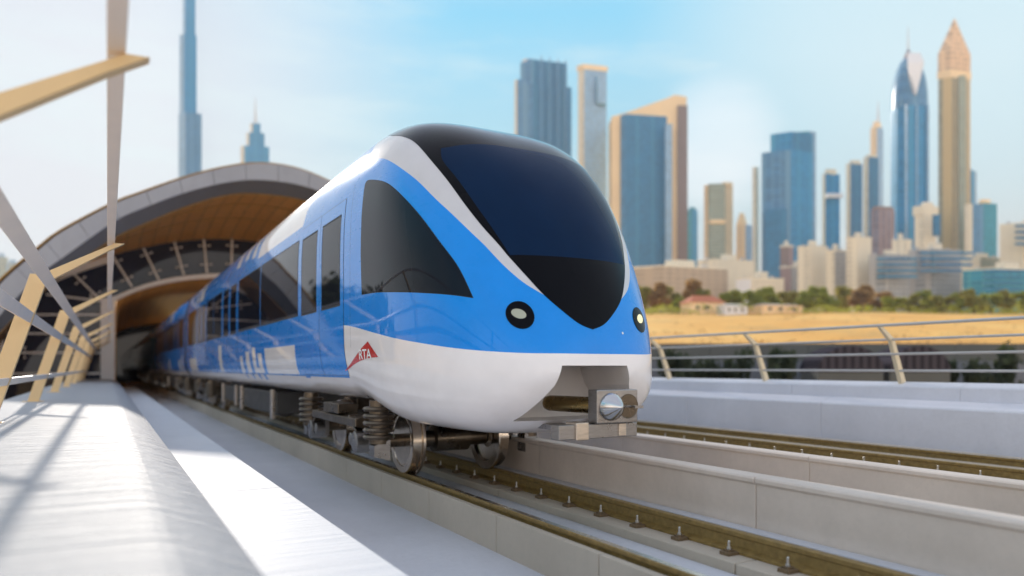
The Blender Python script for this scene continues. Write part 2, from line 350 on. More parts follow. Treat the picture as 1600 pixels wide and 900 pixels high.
def long_wall(name, prof, mat, label, L=4.4, off=0.0, inset=.015, ymax=Y1, gap=.012):
    b = MB(); y = Y0 + off
    while y < ymax: b.prism_y(prof, y + gap / 2, min(y + L, ymax) - gap / 2); y += L
    cx = sum(p[0] for p in prof) / len(prof); cz = sum(p[1] for p in prof) / len(prof)
    inner = [(x + (inset if x < cx else -inset), z + (inset if z < cz else -inset)) for x, z in prof]
    b.prism_y(inner, Y0 + off + .1, ymax - .1)
    return tag(b.build(name, mat, bevel=.008), label, 'wall')
long_wall('kerb_wall', [(3.82, -.56), (3.82, -.067), (3.898, -.067), (3.898, -.56)], M['conc_kerb'], 'low beige concrete kerb wall beside the near rail under the train', 1.95, .6)
cap = lambda X, t, z: [(X, -.55), (X, z - .075), (X - .028, z - .06), (X - .028, z - .018), (X - .005, z), (X + t - .02, z), (X + t + .02, z - .03), (X + t + .02, z - .07), (X + t, z - .085), (X + t, -.55)]
long_wall('divider_wall', cap(5.80, .24, .475), M['conc_beige'], 'nearer beige concrete divider wall with lipped coping, right of the train', 4.25, 1.5)
long_wall('divider_wall', cap(8.32, .24, .39), M['conc_beige'], 'farther beige concrete divider wall in front of the empty second track', 4.1, 3.3)
long_wall('parapet_wall', [(14.9, -.55), (14.9, .74), (14.93, .78), (15.26, .90), (15.33, .90), (15.33, -.55)], M['conc_pale'], 'lower front step of the pale concrete parapet along the second track', 4.6, 2.1)
long_wall('parapet_wall', [(15.335, -2.4), (15.335, 1.16), (15.36, 1.19), (15.62, 1.275), (15.9, 1.275), (15.95, 1.2), (15.95, -2.4)], M['conc_pale'], 'upper pale concrete parapet carrying the metal handrail on the right', 4.2, .7)

# rails ------------------------------------------------------------
def rail(x, label, clips=None, y0=2.0, n=70, step=.69, worn=True):
    p = [(-.085, -.2), (-.085, -.178), (-.02, -.15), (-.014, -.06), (-.04, -.045), (-.043, -.008), (-.034, 0), (.034, 0), (.043, -.008), (.04, -.045), (.014, -.06), (.02, -.15), (.085, -.178), (.085, -.2)]
    mi = [0] * len(p); mi[6] = 1 if worn else 0
    b = MB(); b.prism_y([(x + a, z) for a, z in p], Y0, Y1, mi)
    o = tag(b.build('rail', [M['rail'], M['railtop']]), label, 'rail', 'running rails')
    if clips:
        s = clips; cb = MB(); cb.b2(-.065, .065, -.06, .06, -.203, -.17); cb.b2(-.04, .04, -.035, .035, -.17, -.152)
        first = None
        for i in range(n):
            if first is None:
                first = cb.build('clip', M['rust'], o); bb = MB(); bb.lathe([(-.151, .022), (-.13, .022), (-.129, .013), (-.075, .013), (-.068, .009)], (0, 0, 0), 'z', 8); fb = bb.build('bolt', M['bolt'], first)
                c = first
            else:
                c = first.copy(); COL.objects.link(c); c.parent = o; d = fb.copy(); COL.objects.link(d); d.parent = c
            c.location = (x + s * .155, y0 + i * step, 0)
    return o
rail(3.97, 'brown steel rail under the near side wheels of the train')
rail(5.37, 'brown steel rail under the far side wheels, with brown clips along it', -1, 1.6, 60, worn=False)
rail(12.5, 'brown rail with bolts just behind the farther divider wall', -1, 1.0, 60, worn=False)
rail(13.9, 'farthest rail, beside the foot of the stepped parapet', None)
b = MB(); b.b2(4.20, 4.26, Y0, Y1, -.303, -.225); tag(b.build('cable_duct', M['tan_pale'], bevel=.006), 'thin pale duct running between the two rails of the near track', 'duct')
b = MB(); b.b2(14.45, 14.62, Y0, Y1, -.282, -.05); tag(b.build('cable_duct', M['conc_kerb'], bevel=.01), 'beige concrete duct at the foot of the right parapet', 'duct')

# right handrail ------------------------------------------------------------
hr = empty('handrail', (15.62, 9.9, 1.27), label='metal handrail with four bars and bent cream posts on the right parapet', cat='handrail')
def rel(o, p): return tuple(Vector(p) - o.location)
for k in range(-3, 14):
    y = 9.9 + 3.85 * k; b = MB()
    pts = [(15.58, y, 1.24), (15.18, y, 2.21), (14.76, y, 2.50)]
    rings = []
    for i, (w, t) in enumerate(((.075, .05), (.065, .045), (.035, .035))):
        p = Vector(pts[i]); d = (Vector(pts[min(i + 1, 2)]) - Vector(pts[max(i - 1, 0)])).normalized(); nn = Vector((d.z, 0, -d.x))
        rings.append([p + nn * w * a + Vector((0, t * c, 0)) - hr.location for a, c in ((-1, -1), (1, -1), (1, 1), (-1, 1))])
    b.loft(rings); b.build('post', M['post_tan'], hr, bevel=.008)
for x, z, r in ((14.76, 2.52, .034), (15.15, 2.22, .028), (15.24, 1.90, .028), (15.42, 1.53, .028)):
    b = MB(); b.tube([(x - hr.location.x, -19.5, z - hr.location.z), (x - hr.location.x, 45, z - hr.location.z)], r, 10); b.build('bar', M['rail_silver'], hr, smooth=40)

# left canopy frames and their long flat bars -----------------------------------------
def frame(y, label):
    o = empty('canopy_frame', (-1.54, y, .79), label=label, cat='frame', group='leaning canopy frames along the walkway')
    t = .13
    def pr(poly, nm, t, dy=0):
        b = MB(); b.prism_y([(x + 1.54, z - .79) for x, z in poly], -t / 2 + dy, t / 2 + dy); return b.build(nm, M['tan'], o, bevel=.006)
    pr([(-1.66, .79), (-1.43, .79), (-.80, 2.86), (-.86, 2.985), (-1.0, 2.985)], 'column', t)
    # beam slopes up to a tip cut level
    pr([(-.796, 2.862), (-.856, 2.99), (.10, 3.525), (.235, 3.53), (.0, 3.39)], 'beam', t - .006)
    pr([(-1.76, .79), (-1.33, .79), (-1.33, .805), (-1.76, .805)], 'foot_plate', .26)
    return o
ords = ['nearest', 'second', 'third', 'fourth', 'fifth', 'sixth', 'seventh', 'farthest']
for i in range(8):
    frame(5.1 + 7.75 * i, ['nearest sand coloured canopy frame, only its overhead beam in view at upper left', 'sand coloured leaning frame second from the camera, its column cut by the left edge'][i] if i < 2 else ords[i] + ' leaning canopy frame, counted from the camera along the white walkway')
def bar(prof, label, mat):
    b = MB(); b.prism_y(prof, .55, 60.0); tag(b.build('long_bar', mat, bevel=.004), label, 'bar', 'long flat bars tying the canopy frames')
bar([(-.004, 3.535), (.100, 3.535), (.100, 3.575), (-.004, 3.575)], 'topmost long flat bar, rising like a mast over the beam tips', M['tan_pale'])
bar([(-.80, 2.79), (-.66, 2.865), (-.672, 2.886), (-.812, 2.811)], 'long flat bar just under the beams at the frame elbows', M['tan_pale'])
bar([(-.995, 2.255), (-.95, 2.405), (-.985, 2.415), (-1.03, 2.265)], 'long flat bar fixed high on the inner side of the leaning columns', M['tan_pale'])
bar([(-1.275, 1.335), (-1.24, 1.44), (-1.275, 1.45), (-1.31, 1.345)], 'lowest long flat bar at knee height on the leaning columns', M['tan_pale'])

# ------------------------------------------------------------------ train hull
K = {'y0': 6.45, 'ztip': 1.542, 'ztop': 5.1502, 'Lt': 4.433, 'pt': 2.8086, 'qt': 1.4869, 'w': 1.6, 'Lw': 2.8041, 'pw': 2.6069, 'qw': 3.0813, 'zlow': 0.7974, 'Lb': 1.417, 'pb': 2.9216, 'qb': 1.3, 'yd1': 9.0021, 'yd2': 10.8432, 'zb': 1.05, 'nub': 3.9055, 'nun': 1.9, 'nlb': 4.6795, 'nln': 3.2317, 'zc': 2.7037, 'Ln': 2.7123}
XC = 4.67; YC = 10.0; ZC = 2.6; SCL = 2.0
def ss(a, b, x): t = np.clip((x - a) / (b - a), 0, 1); return t * t * (3 - 2 * t)
def qq(t, p, q): t = np.clip(t, 1e-6, 1); return (1 - (1 - t) ** p) ** (1 / q)
def HF(P):
    x = np.abs(P[:, 0] - XC); y = P[:, 1]; z = P[:, 2]; k = K; t = y - k['y0']
    zt = k['ztip'] + (k['ztop'] - k['ztip']) * qq(t / k['Lt'], k['pt'], k['qt']); w = k['w'] * qq(t / k['Lw'], k['pw'], k['qw'])
    zb = k['ztip'] - (k['ztip'] - k['zlow']) * qq(t / k['Lb'], k['pb'], k['qb']) + (k['zb'] - k['zlow']) * ss(k['yd1'], k['yd2'], y)
    s = ss(0, k['Ln'], t); zc = k['ztip'] + (k['zc'] - k['ztip']) * s; nu = k['nun'] + (k['nub'] - k['nun']) * s; nl = k['nln'] + (k['nlb'] - k['nln']) * s
    up = z > zc; n = np.where(up, nu, nl); bb = np.where(up, zt - zc, zc - zb) + 1e-4
    r = ((x / (w + 1e-4)) ** n + (np.abs(z - zc) / bb) ** n) ** (1 / n)
    return np.where(y < k['y0'], 1.5 + (k['y0'] - y), r) - 1
def normals(P):
    g = np.zeros_like(P); e = 2e-3
    for i in range(3):
        d = np.zeros(3); d[i] = e; A = P + d; B = P - d
        A[:, 1] = np.maximum(A[:, 1], K['y0'] + 1e-4); B[:, 1] = np.maximum(B[:, 1], K['y0'] + 1e-5)
        g[:, i] = HF(A) - HF(B)
    n = np.linalg.norm(g, axis=1, keepdims=True); n[n < 1e-9] = 1; return g / n
def to_chart(P):
    P = np.asarray(P, float); dx = P[:, 0] - XC; dz = P[:, 2] - ZC; y = P[:, 1]; th = np.arctan2(dz, dx)
    rho = np.where(y < YC, np.arctan2(np.hypot(dx, dz), YC - y) / (math.pi / 2), 1 + (y - YC) / SCL)
    return np.stack([rho * np.cos(th), rho * np.sin(th)], 1)
def from_chart(Q):
    Q = np.asarray(Q, float); rho = np.hypot(Q[:, 0], Q[:, 1]); th = np.arctan2(Q[:, 1], Q[:, 0])
    ph = np.minimum(rho, 1) * math.pi / 2; d = np.stack([np.sin(ph) * np.cos(th), -np.cos(ph), np.sin(ph) * np.sin(th)], 1)
    O = np.stack([np.full_like(rho, XC), YC + np.maximum(rho - 1, 0) * SCL, np.full_like(rho, ZC)], 1)
    a = np.zeros_like(rho); c = np.full_like(rho, 5.0)
    for _ in range(42):
        m = .5 * (a + c); ins = HF(O + d * m[:, None]) < 0; a = np.where(ins, m, a); c = np.where(ins, c, m)
    return O + d * (.5 * (a + c))[:, None]
def crom(pts, n=6, closed=False):
    P = [np.array(p, float) for p in pts]; N = len(P); o = []
    for i in range(N if closed else N - 1):
        g = (lambda j: P[j % N]) if closed else (lambda j: P[min(max(j, 0), N - 1)])
        p0, p1, p2, p3 = g(i - 1), g(i), g(i + 1), g(i + 2)
        for t in np.linspace(0, 1, n, endpoint=False): o.append(.5 * (2 * p1 + (p2 - p0) * t + (2 * p0 - 5 * p1 + 4 * p2 - p3) * t * t + (3 * p1 - p0 - 3 * p2 + p3) * t ** 3))
    if not closed: o.append(P[-1])
    return o
def dens(pts, step=.12, close=True):
    P = [np.array(p, float) for p in pts]; o = []
    for a, c in zip(P, P[1:] + ([P[0]] if close else [])):
        n = max(1, int(np.linalg.norm(c - a) / step))
        for t in range(n): o.append(a + (c - a) * t / n)
    if not close: o.append(P[-1])
    return o
def mir(pts): return [np.array((2 * XC - p[0], p[1], p[2])) for p in pts]
def side_pt(y, z, s=-1): return np.array((XC + s * 1.55, y, z))
def rect(y0, y1, z0, z1, s=-1, step=.15):
    return [side_pt(*p, s) for p in [tuple(q) for q in dens([(y0, z0), (y1, z0), (y1, z1), (y0, z1)], step)]]
def inside(poly, pts):
    x, y = pts[:, 0], pts[:, 1]; r = np.zeros(len(pts), bool); n = len(poly)
    for i in range(n):
        x1, y1 = poly[i]; x2, y2 = poly[(i + 1) % n]
        if y1 == y2: continue
        c = ((y1 > y) != (y2 > y)) & (x < (x2 - x1) * (y - y1) / (y2 - y1) + x1); r ^= c
    return r
class Skin:
    """one train surface cut along livery, door and window outlines"""
    def __init__(s, grid, chart, unchart): s.grid = grid; s.chart = chart; s.un = unchart; s.regs = []
    def reg(s, cls, pts3): s.regs.append((cls, s.chart(np.array(pts3))))
    def regc(s, cls, ptsc): s.regs.append((cls, np.array(ptsc)))
    def run(s):
        vs = [tuple(p) for p in s.grid]; es = []
        for _, p in s.regs:
            k = len(vs); vs += [tuple(q) for q in p]; es += [(k + i, k + (i + 1) % len(p)) for i in range(len(p))]
        r = delaunay_2d_cdt([Vector(v) for v in vs], es, [], 0, 1e-5)
        V = np.array([(v.x, v.y) for v in r[0]]); T = np.array(r[2]); cen = V[T].mean(1)
        cls = np.array(['body_blue'] * len(T), dtype=object)
        for c, p in s.regs: cls[inside(p, cen)] = c
        s.V3 = s.un(V); s.N = normals(s.V3); s.T = T; s.cls = cls; s.V2 = V
        return s
    def part(s, name, classes, mats, parent, off=0.0, keep=None):
        sel = np.isin(s.cls, classes)
        if keep is not None: sel &= keep(s.V3[s.T].mean(1))
        T = s.T[sel]; ids, inv = np.unique(T, return_inverse=True); T = inv.reshape(-1, 3)
        P = s.V3[ids] + s.N[ids] * off; N = s.N[ids]
        fn = np.cross(P[T[:, 1]] - P[T[:, 0]], P[T[:, 2]] - P[T[:, 0]]); flip = (fn * N[T].mean(1)).sum(1) < 0; T[flip] = T[flip][:, ::-1]
        P = P - np.array(parent_world(parent))
        me = bpy.data.meshes.new(name); me.from_pydata(P.tolist(), [], T.tolist())
        for m in mats: me.materials.append(m)
        me.polygons.foreach_set('material_index', [classes.index(c) for c in s.cls[sel]]); me.shade_smooth()
        me.normals_split_custom_set_from_vertices(N.tolist())
        o = bpy.data.objects.new(name, me); COL.objects.link(o)
        o.parent = parent
        return o
def parent_world(p):
    v = Vector((0, 0, 0))
    while p: v = v + p.location; p = p.parent
    return v
def doors_windows(sk, doors, wins, sides=(-1, 1), zlow=1.44):
    for s in sides:
        for y0, y1 in doors:
            mid = (y0 + y1) / 2
            sk.reg('seam', rect(y0, y1, zlow, 4.13, s))
            for a, c in ((y0 + .012, mid - .008), (mid + .008, y1 - .012)):
                sk.reg('door', rect(a, c, zlow + .01, 4.118, s))
                sk.reg('seal', rect(a + .17, c - .13, 2.53, 3.90, s)); sk.reg('door_window', rect(a + .19, c - .16, 2.56, 3.865, s))
        for y0, y1 in wins:
            sk.reg('seal', rect(y0, y1, 2.545, 3.94, s)); sk.reg('window', rect(y0 + .03, y1 - .03, 2.565, 3.915, s))
def split_parts(sk, root, doors, wins):
    for s in (-1, 1):
        side = lambda c, s=s: (c[:, 0] - XC) * s > 0
        for y0, y1 in doors:
            mid = (y0 + y1) / 2
            for a, c in ((y0, mid), (mid, y1)):
                kp = lambda q, a=a, c=c, f=side: f(q) & (q[:, 1] > a) & (q[:, 1] < c)
                d = sk.part('door', ['door'], [M['blue']], root, .004, kp); sk.part('window', ['door_window'], [M['glass_side']], d, .003, kp)
        for y0, y1 in wins:
            sk.part('window', ['window'], [M['glass_side']], root, .003, lambda q, a=y0, c=y1, f=side: f(q) & (q[:, 1] > a) & (q[:, 1] < c))

def bogie(root, yb, half=1.68):
    """wheelset frame with four wheels, springs and axle boxes; root sits at world (XC, *, 0)"""
    oy = yb - root.location.y
    b = MB()
    for s in (-1, 1):
        b.prism_y([(s * 1.12, .62), (s * 1.40, .70), (s * 1.40, .82), (s * 1.12, .88)], oy - half + .35, oy + half - .35)
        b.box((s * 1.25, oy, .93), (.34, .9, .16)); b.box((s * 1.31, oy - half + .55, .72), (.16, .5, .05), Matrix.Rotation(.5, 3, 'X')); b.box((s * 1.31, oy + half - .55, .72), (.16, .5, .05), Matrix.Rotation(-.5, 3, 'X'))
    b.b2(-1.12, 1.12, oy - .45, oy + .45, .62, .86); b.b2(-.54, .54, oy - half - .34, oy - half + .3, .74, 1.02); b.b2(-.54, .54, oy + half - .3, oy + half + .34, .74, 1.02)
    for s in (-1, 1): b.b2(s * 1.02 - .05, s * 1.02 + .05, oy - half + .6, oy + half - .6, .60, .72)
    f = b.build('bogie', M['steel_dark'], root, bevel=.015)
    for dy in (-half, half):
        y = oy + dy; a = MB(); a.lathe([(-1.05, .10), (-.62, .10), (-.6, .13), (-.3, .13), (-.28, .2), (.28, .2), (.3, .13), (.6, .13), (.62, .10), (1.05, .10)], (0, y, .50), 'x', 28); a.build('axle', M['steel_dark'], f, smooth=40)
        for s in (-1, 1):
            prof = [(-.085, .02), (-.085, .36), (-.075, .37), (-.075, .385), (-.09, .395), (-.10, .475), (-.092, .49), (.03, .50), (.035, .49), (.045, .49), (.05, .53), (.085, .535), (.10, .52), (.10, .40), (.05, .37), (.04, .18), (.08, .12), (.08, .02)]
            w = MB(); w.lathe([(p[0] * -s, p[1]) for p in prof], (s * .70, y, .50), 'x', 72); w.build('wheel', M['wheel'], f, smooth=30)
            sp = MB(); sy = y + (-.30 if dy < 0 else .30)
            for i in range(5): sp.lathe([(z, r) for z, r in ((-.035, .15), (-.03, .215), (0, .235), (.03, .215), (.035, .15))], (s * 1.25, sy, .60 + i * .1), 'z', 24)
            sp.lathe([(.50, .14), (1.12, .14)], (s * 1.25, sy, 0), 'z', 20); sp.build('spring', M['steel_dark'], f, smooth=40)
            ab = MB(); ax = y + (.32 if dy < 0 else -.32); ab.lathe([(-.15, .155), (-.145, .165), (.14, .165), (.15, .155)], (s * 1.28, ax, .47), 'x', 28); ab.b2(min(s * 1.14, s * 1.22), max(s * 1.14, s * 1.22), ax - .25, ax + .25, .36, .66)
            ab.prism_y([(s * 1.12, .26), (s * 1.36, .32), (s * 1.36, .48), (s * 1.12, .56)], sy - .12, sy + .12)
            ab.lathe([(-.08, .085), (-.075, .095), (.08, .095)], (s * 1.32, ax + (.30 if dy < 0 else -.30), .50), 'x', 20); ab.build('axle_box', M['steel'], f, smooth=35)
    return f
def underbox(root, y0, y1, z0=.38):
    oy = root.location.y
    b = MB(); b.b2(-1.2, 1.2, y0 - oy, y1 - oy, z0 + .12, 1.02); b.lathe([(y0 - oy + .3, .3), (y1 - oy - .3, .3)], (-.9, 0, z0 + .32), 'y', 20); o = b.build('equipment_box', M['under'], root, bevel=.02)
    for y in (y0 + .1, y1 - .35):
        c = MB(); c.b2(-1.27, -1.205, y - oy, y - oy + .28, z0, 1.08); c.build('bracket', M['steel_tan'], o, bevel=.008)
    return o

def polar_grid():
    g = [(0, 0)]; rhos = list(np.linspace(.03, 1.0, 46)) + [1.05, 1.12, 1.2, 1.28, 1.36, 1.44] + list(1 + (np.arange(11.2, 35.6, .8) - YC) / SCL) + [1 + (35.4 - YC) / SCL]
    for r in rhos:
        n = 48 if r < .12 else 120 if r < .4 else 200 if r < 1.5 else 150
        for j in range(n): a = 2 * math.pi * (j + .31) / n; g.append((r * math.cos(a), r * math.sin(a)))
    return g
train = empty('train_car', (XC, 12.0, 0), label='blue and white driverless train car leading, with rounded dark windscreen and coupler', cat='train car')
sk = Skin(polar_grid(), to_chart, from_chart)
YE = 35.2; rE = 1 + (YE - YC) / SCL
def th_of(y, z, s): q = from_side(y, z, s); return math.atan2(q[2] - ZC, q[0] - XC)
def from_side(y, z, s):      # point of the hull side at (y, z)
    lo, hi = 0.0, 2.0
    for _ in range(40):
        m = .5 * (lo + hi)
        if HF(np.array([[XC + s * m, y, z]]))[0] < 0: lo = m
        else: hi = m
    return np.array((XC + s * lo, y, z))
def arc(y, a0, a1, n=60): r = 1 + (y - YC) / SCL; return [(r * math.cos(a), r * math.sin(a)) for a in np.linspace(a0, a1, n)]
def side_line(ys, zs, s): return [tuple(q) for q in to_chart(np.array([from_side(y, z, s) for y, z in zip(ys, zs)]))]
# white below the waist line
BW = [(3.071, 10.66, 2.231), (3.071, 10.147, 2.18), (3.072, 9.343, 2.072), (3.087, 8.542, 1.965), (3.167, 7.817, 1.878), (3.306, 7.302, 1.815), (3.494, 6.937, 1.776), (3.738, 6.683, 1.753), (4.163, 6.507, 1.746), (4.67, 6.473, 1.745)]
bw = crom(BW, 8); up = list(to_chart(np.array(bw))) + list(to_chart(np.array(mir(bw)[::-1][1:])))
n = 60; yy = np.linspace(10.66, YE, n)
a0 = th_of(YE, 1.44, 1); a1 = th_of(YE, 1.44, -1)
low = side_line([10.66] * 8, np.linspace(2.2, 1.48, 8), 1) + side_line(yy, [1.44] * n, 1) + arc(YE, a0, a1 if a1 < a0 else a1 - 2 * math.pi)[1:-1] + side_line(yy[::-1], [1.44] * n, -1) + side_line([10.66] * 8, np.linspace(1.48, 2.2, 8), -1)
sk.regc('white', [tuple(q) for q in up] + low)
# white roof band behind the first door
zr = 4.19; t0 = th_of(20, zr, -1); t1 = th_of(20, zr, 1)
YB = 18.0; yy2 = np.linspace(13.47, YB, 50)
lf = side_line([13.42, 13.3], [4.47, 4.8], -1)
tB0 = th_of(YB, zr, -1); tB1 = th_of(YB, zr, 1)
sk.regc('white', side_line(yy2[::-1], [zr] * 50, -1) + lf + [q for q in arc(13.1, th_of(13.1, 4.95, -1), th_of(13.1, 4.95, 1), 40)] + side_line([13.3, 13.42], [4.8, 4.47], 1) + side_line(yy2, [zr] * 50, 1) + arc(YB, tB1, tB0 if tB0 > tB1 else tB0 + 2 * math.pi)[1:-1])
for s in (-1, 1):
    for y0, y1, z0, z1 in ((18.5, 19.0, 4.3, 4.86), (19.6, 20.2, 4.4, 4.86), (20.9, 21.5, 4.35, 4.8), (29.2, 30.6, 3.97, 4.86), (31.2, 31.8, 4.2, 4.8)):
        sk.regc('white', side_line(np.linspace(y0, y1, 6), [z0] * 6, s) + side_line([y1] * 5, np.linspace(z0, z1, 5), s)[1:] + side_line(np.linspace(y1, y0, 6), [z1] * 6, s)[1:] + side_line([y0] * 5, np.linspace(z1, z0, 5), s)[1:-1])
# pixel pattern of white blocks
for s in (-1, 1):
    for y0, y1, z0, z1 in [(13.9, 16.9, 1.43, 2.04), (17.3, 17.75, 1.43, 1.95), (18.1, 18.5, 1.43, 2.1), (18.95, 19.5, 1.43, 2.02), (20.0, 20.4, 1.43, 1.92), (17.75, 18.1, 1.43, 1.6), (23.9, 24.6, 1.43, 2.3), (28.3, 28.9, 1.43, 2.1), (29.6, 30.2, 1.43, 2.2), (31.2, 33.9, 1.43, 2.0)]:
        sk.reg('white', rect(y0, y1, z0, z1, s, .2))
    for y0, y1, z0, z1 in [(17.3, 17.6, 1.2, 1.44), (18.0, 18.3, 1.22, 1.44), (18.9, 19.2, 1.2, 1.44), (19.9, 20.1, 1.2, 1.44), (13.1, 13.46, 1.35, 1.44)]:
        sk.reg('body_blue', rect(y0, y1, z0, z1, s, .2))
# silver stripe and windscreen
ST = [(3.95, 10.45, 5.12), (3.62, 10.25, 5.0), (3.40, 10.1, 4.82), (3.275, 9.95, 4.63), (3.22, 9.6, 4.48), (3.204, 9.21, 4.369), (3.211, 8.581, 4.091), (3.271, 8.175, 3.846), (3.352, 7.837, 3.578), (3.453, 7.572, 3.351), (3.558, 7.353, 3.141), (3.663, 7.177, 2.958), (3.761, 7.013, 2.772), (3.86, 6.905, 2.63), (3.975, 6.80, 2.505), (4.146, 6.699, 2.384)]
WLp = [(3.62, 10.15, 4.93), (3.432, 9.546, 4.805), (3.392, 9.05, 4.65), (3.405, 8.62, 4.45), (3.431, 8.16, 4.12), (3.502, 7.806, 3.792), (3.586, 7.511, 3.464), (3.684, 7.282, 3.192), (3.801, 7.088, 2.956), (3.87, 6.985, 2.815), (4.007, 6.821, 2.584), (4.146, 6.699, 2.384), (4.325, 6.605, 2.21), (4.503, 6.546, 2.075), (4.67, 6.528, 2.014)]
st = crom(ST, 6); wl = crom(WLp, 6)
ws = [tuple(q) for q in to_chart(np.array(wl))] + [tuple(q) for q in to_chart(np.array(mir(wl)[::-1][1:]))]
stp = [tuple(q) for q in to_chart(np.array(st))]; stpm = [tuple(q) for q in to_chart(np.array(mir(st)[::-1]))]
q0 = stp[0]; A0 = math.atan2(q0[1], q0[0]); q1 = stpm[-1]; A1 = math.atan2(q1[1], q1[0])
sk.regc('stripe', stp + [tuple(q) for q in to_chart(np.array(crom(WLp[11:], 6)))][1:] + [tuple(q) for q in to_chart(np.array(mir(crom(WLp[11:], 6))[::-1]))][1:-1] + stpm + arc(10.45, A1, A0, 40)[1:-1])
back = []
qa = ws[0]; qb = ws[-1]; B0 = math.atan2(qa[1], qa[0]); B1 = math.atan2(qb[1], qb[0]); rb = math.hypot(*qa)
back = [(rb * math.cos(a), rb * math.sin(a)) for a in np.linspace(B1, B0, 40)][1:-1]
sk.regc('ws_black', ws + back)
IN = [(3.60, 8.22, 4.25), (3.535, 8.03, 4.09), (3.60, 7.74, 3.80), (3.69, 7.45, 3.45), (3.78, 7.24, 3.17), (3.883, 6.986, 2.835)]
inn = crom(IN, 6); bot = [np.array((x, 7.0 - .17 * (1 - ((x - XC) / .8) ** 2), 2.84)) for x in np.linspace(3.883, 5.457, 20)][1:-1]
topl = [np.array((x, 8.10 - .05 * (1 - ((x - XC) / 1.07) ** 2), 4.33)) for x in np.linspace(5.70, 3.64, 26)]
sk.regc('ws_glass', [tuple(q) for q in to_chart(np.array(inn + bot + mir(inn)[::-1] + topl))])
# cab side window
SWp = [(3.07, 9.755, 2.60), (3.07, 9.80, 3.15), (3.09, 9.80, 3.70), (3.139, 9.80, 4.14), (3.138, 9.70, 4.185), (3.131, 9.334, 4.107), (3.13, 8.825, 3.943), (3.159, 8.375, 3.689), (3.221, 7.97, 3.386), (3.309, 7.607, 3.036), (3.411, 7.309, 2.708), (3.483, 7.085, 2.351)]
SWb = [(3.483, 7.085, 2.351), (3.309, 7.376, 2.405), (3.126, 8.077, 2.485), (3.07, 9.076, 2.572), (3.07, 9.755, 2.60)]
sw = dens(SWp[:4], .1, False)[:-1] + crom(SWp[3:], 6)[:-1] + crom(SWb, 6)[:-1]
cen = np.mean(sw, 0)
for f in (lambda p: p, mir):
    sk.reg('seal', f([p for p in sw])); sk.reg('side_glass', f([cen + (p - cen) * .988 for p in sw]))
# panel seams
for s in (-1, 1):
    sk.reg('seam', rect(10.30, 10.308, 1.9, 4.3, s, .2))
# headlights
def ring_on(c, ry, rz, n=28, tilt=.0):
    """outline of a lamp on the nose seen from the front"""
    o = []
    for j in range(n):
        a = 2 * math.pi * j / n; u, v = ry * math.cos(a), rz * math.sin(a); x = c[0] + u * math.cos(tilt) - v * math.sin(tilt); z = c[1] + u * math.sin(tilt) + v * math.cos(tilt)
        lo, hi = 6.3, 9.0
        for _ in range(34):
            m = .5 * (lo + hi)
            if HF(np.array([[x, m, z]]))[0] > 0: lo = m
            else: hi = m
        o.append(np.array((x, lo, z)))
    return o
HLc = (3.862, 2.158)
for f in (lambda p: p, mir):
    sk.reg('lamp', f(ring_on(HLc, .137, .152))); sk.reg('lens', f(ring_on((HLc[0] - .014, HLc[1] + .012), .072, .052, 28, -.35)))
sk.reg('dot', ring_on((5.10, 1.985), .014, .014, 12))
# coupler recess opening
HO = [(4.235, 1.617), (5.105, 1.617), (5.17, 1.40), (5.43, 1.0), (3.91, 1.0), (4.17, 1.40)]
def front_pts(poly):
    o = []
    for x, z in dens([np.array(p) for p in poly], .06):
        lo, hi = 6.3, 9.0
        for _ in range(34):
            m = .5 * (lo + hi)
            if HF(np.array([[x, m, z]]))[0] > 0: lo = m
            else: hi = m
        o.append(np.array((x, lo, z)))
    return o
ho = front_pts(HO); sk.reg('hole', ho)
DOORS = [(10.62, 13.46), (20.75, 23.6), (27.9, 30.75)]
WINS = [(13.58, 17.35), (17.42, 20.6), (23.85, 25.75), (25.82, 27.75), (31.0, 34.6)]
doors_windows(sk, DOORS, WINS)
sk.run()
hullmats = ['body_blue', 'white', 'stripe', 'seal', 'seam']
body = sk.part('body', hullmats, [M['blue'], M['white'], M['grey_stripe'], M['seal'], M['seal']], train)
wsf = sk.part('windscreen', ['ws_black'], [M['black']], train, .004); sk.part('glass', ['ws_glass'], [M['glass_front']], wsf, .004)
for s in (-1, 1):
    kp = lambda q, s=s: (q[:, 0] - XC) * s > 0
    sk.part('cab_window', ['side_glass'], [M['glass_side']], train, .003, kp)
    h = sk.part('headlight', ['lamp'], [M['black']], train, .006, kp); sk.part('lens', ['lens'], [M['lens'] if s < 0 else M['lens2']], h, .009, kp)
sk.part('marker_lamp', ['dot'], [M['letter']], train, .004)
split_parts(sk, train, DOORS, WINS)
# recess walls behind the opening
b = MB(); P = [Vector(p) for p in ho]; back_ = [Vector((XC + (p.x - XC) * .97, 7.32 + (p.z - 1.0) * .12, 1.30 + (p.z - 1.30) * .97)) for p in P]
b.loft([[p - train.location for p in P], [p - train.location for p in back_]], 0, False); b.add([p - train.location for p in back_], [tuple(range(len(back_)))])
o = b.build('recess', M['recess'], train)
# rear end wall and bellows
def end_cap(root, y, toward):
    pts = from_chart(arc(30, 0, 2 * math.pi * (1 - 1 / 90), 90)); pts[:, 1] = y
    b = MB(); b.add([Vector(p) - root.location for p in pts], [tuple(range(90))]); b.build('end_wall', M['under'], root)
    b = MB()
    for i in range(4):
        for k_, sc in ((0, .80), (.09, .9)): pass
    rings = [[Vector((XC + (p[0] - XC) * s_, y + toward * d_, 3.0 + (p[2] - 3.0) * s_)) - root.location for p in pts[::2]] for d_, s_ in [(0.0, .84), (.06, .92), (.12, .84), (.18, .92), (.24, .84), (.30, .92), (.36, .84), (.42, .92), (.48, .84), (.5, .84)]]
    b.loft(rings); b.build('bellows', M['seal'], root)
end_cap(train, YE, 1)
